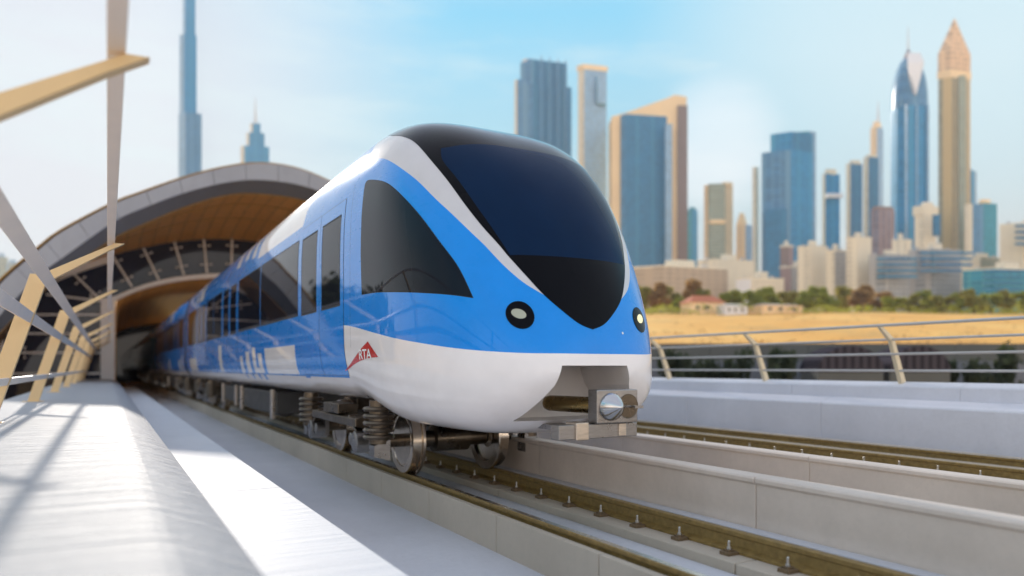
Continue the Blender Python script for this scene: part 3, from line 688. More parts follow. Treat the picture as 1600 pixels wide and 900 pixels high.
# badge
def side_off(y, z, off):
    p = from_side(y, z, -1); nn = normals(np.array([p]))[0]; return Vector(p + nn * off)
def decal(name, mesh_pts, tris, mat, parent, off):
    me = bpy.data.meshes.new(name); base = parent_world(parent); me.from_pydata([side_off(y, z, off) - base for y, z in mesh_pts], [], tris); me.materials.append(mat)
    o = bpy.data.objects.new(name, me); COL.objects.link(o); o.parent = parent; return o
def tri_poly(poly, step=.05):
    poly = [tuple(p) for p in dens([np.array(p) for p in poly], step)]; xs = [p[0] for p in poly]; ys = [p[1] for p in poly]
    g = [(x, y) for x in np.arange(min(xs), max(xs), step) for y in np.arange(min(ys), max(ys), step)]
    g = [q for q, k_ in zip(g, inside(np.array(poly), np.array(g))) if k_]
    n = len(poly); r = delaunay_2d_cdt([Vector(p) for p in poly + g], [(i, (i + 1) % n) for i in range(n)], [list(range(n))], 1, 1e-6)
    return [(v.x, v.y) for v in r[0]], [tuple(f) for f in r[2]]
logo_out = [(9.49, 1.95), (9.72, 1.885), (10.05, 1.77), (10.4, 1.65), (10.85, 1.53), (10.55, 1.575), (10.25, 1.635), (9.9, 1.69), (9.5, 1.725), (9.09, 1.735)]
v_, f_ = tri_poly(logo_out); badge = decal('badge', v_, f_, M['red'], train, .004)
def text_pts(t):
    cu = bpy.data.curves.new('t', 'FONT'); cu.body = t; cu.align_x = 'CENTER'; cu.align_y = 'CENTER'; cu.size = 1; cu.offset = .018; cu.space_character = .92
    o = bpy.data.objects.new('t', cu); COL.objects.link(o); dg = bpy.context.evaluated_depsgraph_get(); dg.update()
    me = bpy.data.meshes.new_from_object(o.evaluated_get(dg)); v = [(p.co.x, p.co.y) for p in me.vertices]; f = [tuple(p.vertices) for p in me.polygons]
    bpy.data.objects.remove(o); bpy.data.meshes.remove(me); bpy.data.curves.remove(cu); return v, f
tv, tf = text_pts('RTA')
decal('lettering', [(9.64 - x * .315, 1.772 + y * .19) for x, y in tv], tf, M['letter'], badge, .008)
# coupler
cy = 6.18
cp = MB(); cp.b2(4.48 - XC, 5.02 - XC, cy - 12, cy + .17 - 12, 1.0, 1.36)
cp = cp.build('coupler', M['steel'], train, bevel=.012)
def sub(bm_, name, mat, sm=40, bev=0): return bm_.build(name, M[mat], cp, smooth=sm, bevel=bev)
q = MB(); q.tube([(-.05, cy + .15 - 12, 1.185), (-.248, 7.0 - 12, 1.19), (-.262, 7.055 - 12, 1.19), (-.270, 7.085 - 12, 1.19)], [.09, .09, .078, .045], 28); sub(q, 'draw_bar', 'brass')
q = MB(); q.lathe([(-.002, .150), (-.03, .145), (-.07, .125), (-.12, .085), (-.17, .035), (-.19, .008)], (4.66 - XC, cy - 12, 1.18), 'y', 40); sub(q, 'cone', 'chrome', 60)
q = MB(); q.lathe([(-.004, .132), (-.006, .128), (.0, .115), (.0, .001)], (4.89 - XC, cy - 12, 1.18), 'y', 40); sub(q, 'socket', 'steel_dark', 30)
q = MB(); q.lathe([(-.02, .012), (-.17, .012)], (4.89 - XC, cy - 12, 1.18), 'y', 12); q.b2(4.84 - XC, 4.95 - XC, cy - 12 - .18, cy - 12 - .165, 1.165, 1.195); q.b2(4.68 - XC, 4.95 - XC, cy - 12 - .05, cy - 12 - .035, 1.168, 1.192); sub(q, 'pin', 'steel')
q = MB(); q.b2(4.04 - XC, 5.06 - XC, cy - 11.94, cy - 11.78, .845, .998); sub(q, 'bumper_bar', 'steel', None, .008)
q = MB(); q.b2(4.24 - XC, 4.40 - XC, cy - 11.965, cy - 11.76, .835, 1.02); sub(q, 'clamp', 'steel_tan', None, .008)
q = MB(); q.b2(4.80 - XC, 4.90 - XC, cy - 11.955, cy - 11.78, .86, .995); sub(q, 'clamp', 'steel_tan', None, .006)
q = MB(); q.b2(4.30 - XC, 4.56 - XC, cy - 11.8, 7.3 - 12, .90, .96); q.b2(4.80 - XC, 4.98 - XC, cy - 11.8, 7.3 - 12, .90, .96); sub(q, 'support_arm', 'steel', None, .006)
bogie(train, 12.03)
bogie(train, 31.2)
underbox(train, 17.6, 22.6); underbox(train, 23.2, 26.5, .45)
b = MB(); b.prism_y([(.52, .60), (.95, .78), (.95, .86), (.52, .86)], -2.75, -2.6); b.build('brace', M['steel'], train, bevel=.006)

# trailing cars ---------------------------------------------------------------
CL = 25.6
def rear_chart(P):
    P = np.asarray(P, float); th = np.arctan2(-(P[:, 0] - XC), P[:, 2] - ZC); return np.stack([th * 1.8, P[:, 1] - 36.1], 1)
def rear_un(Q):
    th = Q[:, 0] / 1.8; y = Q[:, 1] + 36.1; d = np.stack([-np.sin(th), 0 * th, np.cos(th)], 1); O = np.stack([np.full_like(y, XC), y, np.full_like(y, ZC)], 1)
    a = np.zeros_like(y); c = np.full_like(y, 5.0)
    for _ in range(42):
        m = .5 * (a + c); ins = HF(O + d * m[:, None]) < 0; a = np.where(ins, m, a); c = np.where(ins, c, m)
    return O + d * (.5 * (a + c))[:, None]
car = empty('train_car', (XC, 37.0, 0), label='second blue train car, running into the arch right behind the leading car', cat='train car')
gr = [(t, y) for t in np.linspace(-math.pi * 1.8, math.pi * 1.8, 140) for y in np.arange(0, CL + .01, CL / 24)]
s2 = Skin(gr, rear_chart, rear_un)
tb = 1.8 * abs(float(rear_chart(np.array([from_side(45, 1.44, -1)]))[0, 0])) / 1.8; tr = abs(float(rear_chart(np.array([from_side(45, 4.19, -1)]))[0, 0])); E_ = math.pi * 1.8
for s in (-1, 1):
    s2.regc('white', [(s * tb, 0), (s * tb, CL), (s * E_, CL), (s * E_, 0)])
    for y0, y1, z1 in ((1.0, 1.6, 2.2), (2.2, 3.3, 2.0), (8.9, 9.8, 2.1), (10.5, 11.1, 1.9), (17, 19, 2.0)): s2.reg('white', rect(36.1 + y0, 36.1 + y1, 1.43, z1, s, .2))
s2.regc('white', [(-tr, 9.2), (-tr, 11.0), (tr, 11.0), (tr, 9.2)])
D2 = [(36.1 + a, 36.1 + a + 2.75) for a in (3.4, 11.4, 19.4)]; W2 = [(36.1 + a, 36.1 + c) for a, c in ((.7, 3.2), (6.35, 8.7), (8.77, 11.2), (14.35, 16.7), (16.77, 19.2), (22.35, 24.9))]
doors_windows(s2, D2, W2); s2.run()
s2.part('body', ['body_blue', 'white', 'seal', 'seam'], [M['blue'], M['white'], M['seal'], M['seal']], car); split_parts(s2, car, D2, W2)
end_cap(car, 36.1, -1); end_cap(car, 36.1 + CL, 1)
bogie(car, 40.2); bogie(car, 57.6); underbox(car, 45, 52)
ak = list(bpy.data.objects)
for i in (1, 2):
    c = copy_tree(car, None, ak); c.location.y += (CL + 1.0) * i; c['label'] = ['third blue train car, inside the dark station arch', 'last visible blue train car, deepest inside the station'][i - 1]

# ------------------------------------------------------------------ station
CX = 9.2
def sym(pts):
    return pts + [(2 * CX - x, z) for x, z in pts[::-1]]
def resample(pts, n=96):
    P = np.array(crom(pts, 8)); L = np.r_[0, np.cumsum(np.hypot(*np.diff(P, axis=0).T))]; t = np.linspace(0, L[-1], n); return [(float(np.interp(a, L, P[:, 0])), float(np.interp(a, L, P[:, 1]))) for a in t]
OUT = sym([(-7.6, -6), (-7.4, -2), (-6.9, 1.5), (-6.1, 4.0), (-4.9, 5.97), (-3.1, 8.0), (-2.06, 9.02), (.34, 10.75), (1.7, 11.5), (3.83, 12.6), (6.1, 13.55), (8.14, 14.08)])
FAS = sym([(-7.4, -6), (-7.2, -3), (-6.6, .6), (-5.9, 2.7), (-4.9, 4.36), (-3.22, 6.5), (-2.06, 7.62), (.31, 9.75), (1.55, 10.55), (3.8, 11.74), (6.02, 12.62), (8.0, 13.07)])
BEV = sym([(-7.3, -6), (-7.1, -3), (-6.6, -.2), (-6.0, 1.8), (-5.06, 3.49), (-3.32, 5.62), (-1.82, 7.12), (.26, 9.02), (2.1, 10.16), (4.27, 11.36), (6.29, 12.2), (7.99, 12.53)])
GLT = sym([(-6.7, -6), (-6.7, 2.5), (-6.62, 5.0), (-6.2, 5.85), (-4.53, 7.16), (-2.68, 8.4), (.2, 9.72), (2.19, 10.45), (4.2, 11.05), (6.43, 11.46), (8.2, 11.62)])
BAND = sym([(.45, 6.78), (1.7, 7.45), (3.12, 8.02), (4.99, 8.53), (7.25, 8.86), (8.6, 8.93)])
o_, f_, b_, g_ = (resample(p) for p in (OUT, FAS, BEV, GLT))
station = empty('station', (CX, 46, -.5), label='arched metro station with grey concrete rim, timber soffit and dark glass front', cat='station')
def sv(p, y): return Vector((p[0], y, p[1])) - station.location
def strip(rings, name, mat, parent=station, smooth=40, thick=0):
    b = MB(); b.loft(rings, 0, False, False); o = b.build(name, M[mat], parent, smooth=smooth)
    if thick: md = o.modifiers.new('thickness', 'SOLIDIFY'); md.thickness = thick; md.offset = 0
    return o
# rim built of segments with open joints
nseg = 30; b = MB(); outr = resample(OUT, nseg * 6 + 1); far = resample(FAS, nseg * 6 + 1); ber = resample(BEV, nseg * 6 + 1)
for k in range(nseg):
    rings = []
    for j in range(7):
        i = k * 6 + j; e = .013 * (1 if j == 0 else -1 if j == 6 else 0); lerp = lambda P, i=i, e=e: (P[i][0] + e, P[i][1])
        rings.append([sv(lerp(outr), 46), sv(lerp(far), 46.05), sv(lerp(far), 46.6), sv(lerp(outr), 46.9)])
    b.loft(rings, 0, True, True)
rim = b.build('rim', M['conc_gray'], station, smooth=35, bevel=.0)
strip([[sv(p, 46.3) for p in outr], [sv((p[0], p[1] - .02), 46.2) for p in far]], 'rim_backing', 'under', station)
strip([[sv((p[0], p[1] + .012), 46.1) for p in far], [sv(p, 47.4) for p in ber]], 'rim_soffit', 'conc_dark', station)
# timber soffit in three bands with bright edges
bez = [(p[0], p[1]) for p in b_]
mid = lambda t, lift: [((1 - t) * p[0] + t * q[0], (1 - t) * p[1] + t * q[1] + lift) for p, q in zip(b_, g_)]
bands = [(0, 0, 47.4), (.30, .28, 50.8), (.62, .34, 54.6), (.82, .2, 57.6), (1, 0, 60.1)]
for (t0_, l0, y0_), (t1_, l1, y1_) in zip(bands[:-1], bands[1:]):
    strip([[sv(p, y0_) for p in mid(t0_, l0)], [sv(p, (y0_ + y1_) / 2) for p in mid((t0_ + t1_) / 2, (l0 + l1) / 2)], [sv(p, y1_) for p in mid(t1_, l1)]], 'soffit', 'wood', station)
for t_, l_, y_ in bands[:3]:
    b = MB(); b.tube([sv((x, z - .03), y_) for x, z in mid(t_, l_)], .035, 6); b.build('soffit_edge', M['gold'], station)
strip([[sv((CX + (p[0] - CX) * 1.012, p[1] * 1.0 + .10), 46.25) for p in o_], [sv((CX + (p[0] - CX) * 1.012, p[1] + .10), 52) for p in o_], [sv((CX + (p[0] - CX) * .97, p[1] * .95), 70) for p in o_], [sv((CX + (p[0] - CX) * .9, p[1] * .8), 108) for p in o_]], 'roof', 'gold', station, 40, .08)
# glass front with portal
band = resample(BAND, 60)
def tri_wall(outer, hole, y, name, mat, parent):
    P = [tuple(p) for p in outer]; n = len(P); Q = [tuple(p) for p in hole]; m = len(Q)
    r = delaunay_2d_cdt([Vector(p) for p in P + Q], [(i, (i + 1) % n) for i in range(n)] + [(n + i, n + (i + 1) % m) for i in range(m)], [], 0, 1e-5)
    V = np.array([(v.x, v.y) for v in r[0]]); T = np.array(r[2]); c = V[T].mean(1); k_ = inside(np.array(P), c) & ~inside(np.array(Q), c)
    b = MB(); b.add([sv((x, z), y) for x, z in V], [tuple(int(i) for i in t) for t in T[k_]]); o = b.build(name, M[mat], parent)
    md = o.modifiers.new('thickness', 'SOLIDIFY'); md.thickness = .06; return o
hole = band + [(2 * CX - .45, -1.2), (.45, -1.2)]
glass = tri_wall([p for p in g_], hole, 60.1, 'glass_front', 'glass_station', station)
b = MB(); b.loft([[sv((x, z), 59.75) for x, z in band], [sv((x, z - .32), 59.75) for x, z in band], [sv((x, z - .32), 60.5) for x, z in band], [sv((x, z), 60.5) for x, z in band]] , 0, False, False)
b.build('portal_arch', M['white_trim'], station)
for s in (0, 1):
    b = MB(); x0, x1 = (-.44, .46) if s == 0 else (2 * CX - .46, 2 * CX + .44); b.add(*[[sv(p, y) for y in (59.6, 60.6) for p in ((x0, -1.2), (x1, -1.2), (x1, 6.8), (x0, 6.55 if s == 0 else 6.8))], [(0, 1, 2, 3), (7, 6, 5, 4), (0, 4, 5, 1), (1, 5, 6, 2), (2, 6, 7, 3), (3, 7, 4, 0)]]); b.build('column', M['white_trim'], station, bevel=.02)
    b = MB(); x0, x1 = (-6.9, -6.15) if s == 0 else (2 * CX + 6.15, 2 * CX + 6.9); b.add(*[[sv(p, y) for y in (59.6, 60.6) for p in ((x0, -6), (x1, -6), (x1, 5.4), (x0, 4.9))], [(0, 1, 2, 3), (7, 6, 5, 4), (0, 4, 5, 1), (1, 5, 6, 2), (2, 6, 7, 3), (3, 7, 4, 0)]]); b.build('column', M['white_trim'], station, bevel=.02)
trim = [p for p in resample(GLT, 120) if p[1] > 4.9 and p[0] < 0.1]
b = MB(); b.loft([[sv(p, 59.7) for p in trim], [sv((p[0] + .12, p[1] - .42), 59.7) for p in trim], [sv((p[0] + .12, p[1] - .42), 60.06) for p in trim]], 0, False, False); b.build('arch_trim', M['white_trim'], station)
MU = [((-.40, 6.4), (-3.75, 6.73)), ((-.40, 6.45), (-2.1, 8.27)), ((.32, 9.72), (1.56, 7.56)), ((2.31, 10.44), (3.34, 8.14)), ((4.38, 11.09), (5.04, 8.63)), ((6.43, 11.46), (6.66, 8.87)), ((8.47, 11.64), (8.42, 9.0))]
MU += [((2 * CX - a[0], a[1]), (2 * CX - c[0], c[1])) for a, c in MU[2:6]]
HO_ = [((-6.1, 5.22), (-.45, 5.42)), ((-6.1, 3.95), (-.45, 4.05)), ((-6.1, 2.64), (-.45, 2.68)), ((-6.1, 1.2), (-.45, 1.2))]
for k, (a, c) in enumerate(MU + HO_):
    a, c = Vector((a[0], 0, a[1])), Vector((c[0], 0, c[1])); d = (c - a).normalized(); nn = Vector((-d.z, 0, d.x)); y = Vector((0, 59.86, 0)); b = MB()
    b.loft([[p + nn * u * .065 + Vector((0, v * .06, 0)) + y - station.location for u, v in ((-1, -1), (1, -1), (1, 1), (-1, 1))] for p in (a, c)]); mu = b.build('mullion', M['mullion'], station)
    if k == 10 + 4: continue
    for t in ((.2, .75) if k not in (len(MU) + 3,) else ()):
        p = a.lerp(c, t) + y; q = MB(); q.loft([[p + nn * sgn * .36 + Vector((0, -.08 + v * .025, 0)) + d * u * .022 - station.location for u, v in ((-1, -1), (1, -1), (1, 1), (-1, 1))] for sgn in (-1, 1)])
        for sgn in (-1, 1):
            q.lathe([(-.12, .065), (-.06, .075), (.1, .05)], p + nn * sgn * .36 - station.location, 'y', 12)
        q.build('spider_fitting', M['mullion'], mu)
# inside: timber slat vault, end wall
inn = resample([(.5, -.4), (.5, 4.0), (.55, 6.0), (.9, 6.85), (1.9, 7.5), (3.3, 8.0), (5.1, 8.45), (7.25, 8.72), (CX, 8.8)], 40)
inn = inn + [(2 * CX - x, z) for x, z in inn[::-1][1:]]
vault = []
for y, k in ((60.5, 1.0), (75, .985), (92, .93), (108, .86)): vault.append([sv((CX + (x - CX) * (1 if z < 5 else 1), min(z, 1.2 + (z - 1.2) * k)), y) for x, z in inn])
strip(vault, 'vault', 'wood_slat', station, 40, .1)
endo = [(x, min(z, 1.2 + (z - 1.2) * .86)) for x, z in inn]
tri_wall([(p[0], p[1]) for p in endo] , [(7.4, -.3), (7.4, 6.6), (16.6, 6.6), (16.6, -.3)], 108, 'end_glass', 'glass_station', station)  # opening out of view, added to let light into the vault

# ------------------------------------------------------------------ city
def city(name, px, D, label, cat, group=None, zbase=None):
    z = ter(D) - 2 if zbase is None else zbase
    p = at(px, D, z); o = empty(name, p, -YAW, label=label, cat=cat, group=group); o['_'] = 0; del o['_']
    return o
class Bld:
    """building in photograph columns/rows: px relative to its centre column, scaled by its depth"""
    def __init__(s, name, px, D, label, cat='skyscraper', group=None):
        s.px = px; s.D = D; s.k = D / FPX; s.o = city(name, px, D, label, cat, group); s.z0 = s.o.location.z
    def X(s, x): return (x - s.px) * s.k
    def Z(s, y): return zat(y, s.D) - s.z0
    def block(s, part, x0, x1, ytop, mats, xm=None, ybot=None, dy=0, depth=None, top=None, bev=0):
        """footprint with its front corner at column xm: mats = (left face, right face)"""
        xm = xm if xm is not None else x0 + .3 * (x1 - x0); a, c, m = s.X(x0), s.X(x1), s.X(xm); d = depth or (c - a) * .45
        lx = (m - a) / max(c - a, .01); foot = [(a, dy), (m, dy - d * (.25 + .5 * min(lx, 1 - lx))), (c, dy + d * (.2 - .5 * lx)), (a + c - m, dy + d)]
        b = MB(); zt = s.Z(ytop); zb = 0 if ybot is None else s.Z(ybot); tf = None
        if top is not None: t = top; cx, cy_ = (a + c) / 2, dy; tf = [(cx + (x - cx) * t, cy_ + (y - cy_) * t) for x, y in foot]
        b.prism_z(foot, zb, zt, [0, 1, 0, 1], tf); return b.build(part, [mats[0], mats[-1]], s.o, bevel=bev)
    def slab(s, part, x0, x1, y0, y1, mat, dy, t):
        b = MB(); b.b2(s.X(x0), s.X(x1), dy, dy + t, s.Z(y1), s.Z(y0)); return b.build(part, mat, s.o)
    def spire(s, x, ybot, ytop, r0=1.5, r1=.3, mat=None, dy=0):
        b = MB(); b.tube([(s.X(x), dy, s.Z(ybot)), (s.X(x), dy, s.Z(ytop))], [r0, r1], 8); return b.build('spire', mat or F['pale'], s.o)
F = {
 'dusty': mat_facade('dusty brown facade', (.30, .24, .19), (.50, .39, .29), 4, 9, .7, .4, .7),
 'navy': mat_facade('navy curtain wall', (.012, .135, .29), (.05, .24, .40), wide=(24, .16)), 'navy2': mat_facade('slate blue curtain wall', (.04, .165, .33), (.15, .32, .48), 4, 5, wide=(17, .2)),
 'blue': mat_facade('blue curtain wall', (.006, .175, .39), (.06, .32, .52), 3.8, 4, wide=(21, .14)), 'blue_lt': mat_facade('light blue facade', (.17, .34, .52), (.40, .50, .60), 4, 4, .3),
 'teal': mat_facade('teal curtain wall', (.01, .22, .34), (.08, .36, .42)), 'greenglass': mat_facade('green glass facade', (.16, .24, .22), (.50, .46, .34), 4, 5, .35),
 'tan': mat_facade('tan concrete facade', (.55, .40, .26), (.85, .63, .40), 4, 6, .6, .5, .6), 'tan_plain': mat_concrete('tan tower concrete', (.97, .69, .41), scale=.03), 'brown': mat_concrete('brown gable concrete', (.26, .19, .18), scale=.03),  # gable takes one even brown
 'cream': mat_facade('cream facade', (.50, .44, .36), (.84, .74, .58), 3.6, 4, .55, .45, .6), 'cream_plain': mat_concrete('cream render', (.84, .74, .58), scale=.05), 'pale': mat_concrete('pale tower cladding', (.66, .66, .68), scale=.03),
 'grey': mat_facade('grey office facade', (.20, .22, .25), (.46, .44, .43), 3.6, 5, .45, .35, .5), 'gold': mat_facade('gold mirrored facade', (.24, .25, .20), (.66, .48, .25), 3.8, 4.2, .16, .34, .25, (17, .3)), 'gold_crown': mat_facade('gold lattice crown', (.52, .34, .22), (.86, .58, .36), 6, 6, .3, .3, .5),
 'white': mat_concrete('white tower cladding', (.82, .80, .82), scale=.03), 'brownf': mat_facade('brown banded facade', (.16, .16, .22), (.36, .25, .24), 4, 8, .2, .4, .5),
 'roofred': mat_plain('red tiled roof', (.50, .16, .08), .8, 0, .2, 1), 'shed': mat_plain('pale shed cladding', (.62, .58, .52), .7)}
T = Bld('spire_tower', 297, 1500, 'very tall stepped blue-grey spire tower rising out of frame above the station roof')
T.block('shaft', 279, 315, 178, (F['blue_lt'], F['navy2']), 293); T.block('shaft', 280.5, 307, 55, (F['blue_lt'], F['blue']), 290, 180); T.block('shaft', 286, 305, -40, (F['blue_lt'], F['blue']), 291, 57); T.block('shaft', 289, 301, -160, (F['blue_lt'], F['blue']), 293, -40); T.spire(295, -160, -230, 5, .5)
T = Bld('stepped_tower', 397, 1400, 'small stepped blue tower with a needle just above the station roof')
T.block('shaft', 376, 420, 229, (F['cream'], F['blue']), 384); T.block('shaft', 385, 413, 208, (F['cream'], F['blue']), 391, 230); T.block('shaft', 391, 407, 193, (F['cream'], F['blue']), 396, 209); T.spire(399, 194, 152, 3, .6)
T = Bld('slab_tower', 849, 1000, 'dark slate-blue slab tower with stepped shoulders directly behind the train roof')
T.block('shaft', 806, 893, 136, (F['navy2'], F['navy']), 832); T.block('upper_shaft', 813, 886, 98, (F['navy2'], F['navy']), 832, 137); T.block('penthouse', 816, 838, 93, (F['pale'], F['navy2']), 824, 99); T.block('wing', 804, 830, 128, (F['cream'], F['navy2']), 808, dy=-6)
for x in (845, 858, 871, 883): T.slab('fin', x - 1, x + 1, 97, 470, F['navy2'], -24 + (x - 832) * .35, 3)
T = Bld('slim_tower', 925, 1000, 'slim whitish tower with an open top frame, right of the slate slab tower')
T.block('shaft', 903, 948, 108, (F['cream'], F['blue_lt']), 912); T.block('cap', 901, 950, 103, (F['tan_plain'], F['tan_plain']), 911, 111); T.block('panel', 931, 947, 122, (F['teal'], F['blue_lt']), 932, 165, dy=-7)
T = Bld('wedge_tower', 1014, 950, 'broad tan-framed blue glass tower with a slanting top')
b = MB(); pl_ = [(956, 480), (956, 182), (975, 177), (1046, 152), (1054, 148), (1073, 151), (1073, 480)]; b.v = [(T.X(x), yy_, T.Z(y)) for yy_ in (0, 34) for x, y in pl_]; n_ = len(pl_)
b.f = [list(range(n_)), list(range(n_, 2 * n_))[::-1]] + [[i, (i + 1) % n_, n_ + (i + 1) % n_, n_ + i] for i in range(n_)]; b.mi = [0] * len(b.f); b.build('frame', F['tan_plain'], T.o)
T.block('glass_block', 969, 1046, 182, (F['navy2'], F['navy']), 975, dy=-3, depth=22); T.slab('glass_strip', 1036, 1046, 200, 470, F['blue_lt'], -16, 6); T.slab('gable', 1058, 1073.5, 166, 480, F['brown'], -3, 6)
T = Bld('office_tower', 1082, 1150, 'narrow teal tower tucked right beside the wedge-topped tower', 'tower'); T.block('shaft', 1074, 1090, 328, (F['teal'], F['blue']), 1080); T.block('cap', 1077, 1087, 324, (F['teal'],), 1080, 329)
T = Bld('office_tower', 1123, 900, 'tan tower with greenish glass front, midway between the wedge tower and the blue block', 'tower')
T.block('shaft', 1100, 1146, 290, (F['tan'], F['tan']), 1106); T.slab('glass_front', 1103, 1127, 292, 470, F['greenglass'], -16, 6); T.slab('belt', 1103, 1127, 348, 354, F['tan_plain'], -18, 4); T.block('cap', 1128, 1145, 285, (F['tan_plain'],), 1133, 291)
T = Bld('office_tower', 1162, 1000, 'small tan tower with a domed top left of the blue block', 'tower'); T.block('shaft', 1150, 1175, 352, (F['tan'], F['blue_lt']), 1163); T.block('dome', 1150, 1168, 333, (F['tan_plain'],), 1156, 353, top=.35)
T = Bld('blue_block', 1232, 850, 'large stepped dark blue glass block, widest of the right hand towers')
T.block('shaft', 1190, 1270, 239, (F['navy2'], F['blue']), 1229); T.block('upper_shaft', 1204, 1270, 210, (F['blue'], F['navy']), 1232, 240); T.block('rear_slab', 1248, 1284, 199, (F['teal'], F['blue_lt']), 1272, dy=18); T.block('side_fin', 1182, 1192, 256, (F['cream'],), 1186, dy=14); T.block('wing', 1191, 1230, 330, (F['navy'], F['navy']), 1210, dy=-9)
T = Bld('office_tower', 1299, 900, 'bright blue tower with one white belt, right of the large blue block', 'tower'); T.block('shaft', 1285, 1313, 272, (F['cream'], F['blue']), 1288); T.slab('belt', 1287, 1312, 305, 311, F['white'], -10, 6); T.block('cap', 1289, 1307, 265, (F['cream_plain'],), 1296, 273)
T = Bld('office_tower', 1335, 950, 'left one of two matching cream-edged navy towers', 'tower'); T.block('shaft', 1322, 1348, 256, (F['cream'], F['navy']), 1327); T.block('cap', 1327, 1345, 251, (F['cream_plain'],), 1333, 257)
T = Bld('office_tower', 1362, 950, 'right one of two matching cream-edged navy towers, in front of a spire', 'tower'); T.block('shaft', 1349, 1373, 246, (F['cream'], F['navy']), 1355); T.block('cap', 1353, 1370, 242, (F['cream_plain'],), 1358, 247)
T = Bld('needle_tower', 1370, 1200, 'thin grey tower with a needle behind the pair of navy towers', 'tower'); T.block('shaft', 1360, 1380, 200, (F['tan'], F['blue_lt']), 1368); T.block('cap', 1362, 1378, 190, (F['tan_plain'],), 1368, 201, top=.6); T.spire(1372, 192, 158, 2.4, .4)
T = Bld('bullet_tower', 1420, 850, 'blue glass tower with a white bullet-shaped crown and antenna')
def oval(cx, hw, hd, n=20, p=2.6): return [(cx + hw * math.copysign(abs(math.cos(a)) ** (2 / p), math.cos(a)), hd * math.copysign(abs(math.sin(a)) ** (2 / p), math.sin(a))) for a in [2 * math.pi * j / n for j in range(n)]]
b = MB(); b.prism_z(oval(T.X(1420.5), 25 * T.k, 22 * T.k), 0, T.Z(172)); b.build('shaft', F['blue'], T.o)
rows = [(172, 25), (150, 24.6), (130, 22.5), (112, 18.5), (98, 13), (92, 8)]
b = MB(); b.loft([[(x, y, T.Z(r)) for x, y in oval(T.X(1420.5), h_ * T.k, h_ * T.k * .88)] for r, h_ in rows]); b.build('crown', F['navy2'], T.o, smooth=50)
b = MB(); b.add([(T.X(1404), -19, T.Z(108)), (T.X(1430), -19, T.Z(108)), (T.X(1428), -13, T.Z(90)), (T.X(1408), -13, T.Z(90)), (T.X(1415), -22.5, T.Z(160)), (T.X(1415), -10, T.Z(150))], [(0, 1, 2, 3), (0, 4, 1), (0, 5, 4), (1, 4, 5), (2, 1, 5), (3, 2, 5), (0, 3, 5)]); b.build('crown_panel', F['white'], T.o)
b = MB(); b.loft([[(x, y, T.Z(r)) for x, y in oval(T.X(1419), h_ * T.k, h_ * T.k, 12, 2)] for r, h_ in ((96, 7), (88, 6), (82, 3), (77, 1.2))]); b.build('lantern', F['brownf'], T.o); T.spire(1419, 78, 40, 1.1, .3)
for x in (1404, 1420, 1437): T.slab('fin', x - 1.2, x + 1.2, 172, 420, F['blue_lt'], -17.6, 2)
T = Bld('gold_tower', 1491, 850, 'tallest gold tower with a pointed lattice crown at far right')
T.block('shaft', 1466, 1517, 122, (F['gold'], F['gold']), 1480); T.slab('glass_strip', 1487, 1497, 126, 440, F['greenglass'], -15, 3); T.block('crown', 1465.5, 1517.5, 84, (F['gold_crown'], F['gold_crown']), 1480, 122); T.block('pyramid', 1466, 1517, 29, (F['gold_crown'], F['gold_crown']), 1480, 84, top=.03)
T.block('collar', 1464.5, 1518.5, 112, (F['tan_plain'],), 1480, 124)
T = Bld('office_tower', 1514, 1000, 'blue slab half hidden behind the gold tower', 'tower'); T.block('shaft', 1503, 1525, 268, (F['blue'], F['blue_lt']), 1519); T.block('plant_room', 1509, 1520, 264, (F['blue_lt'],), 1512, 269)
T = Bld('office_tower', 1538, 800, 'teal and cream twin-winged building at the foot of the gold tower', 'tower'); T.block('shaft', 1528, 1559, 318, (F['greenglass'], F['teal']), 1533); T.block('wing', 1500, 1530, 322, (F['cream'], F['navy2']), 1509, dy=-8); T.block('cap', 1530, 1548, 312, (F['tan_plain'],), 1536, 319)
T = Bld('office_block', 1380, 780, 'brown banded block with dark windows below the needle tower', 'building'); T.block('shaft', 1361, 1399, 328, (F['brownf'], F['brownf']), 1368); T.block('cap', 1363, 1397, 323, (F['brown'],), 1370, 329)
T = Bld('drum_building', 1447, 760, 'cream building with a flared round top between the bullet and gold towers', 'building'); T.block('shaft', 1429, 1464, 336, (F['cream'], F['cream']), 1440); T.block('rim', 1426, 1467, 323, (F['cream_plain'], F['cream_plain']), 1438, 337); T.block('lantern', 1436, 1462, 316, (F['cream_plain'],), 1444, 324, top=.6); T.slab('window', 1447, 1456, 340, 372, F['navy'], -15, 4)
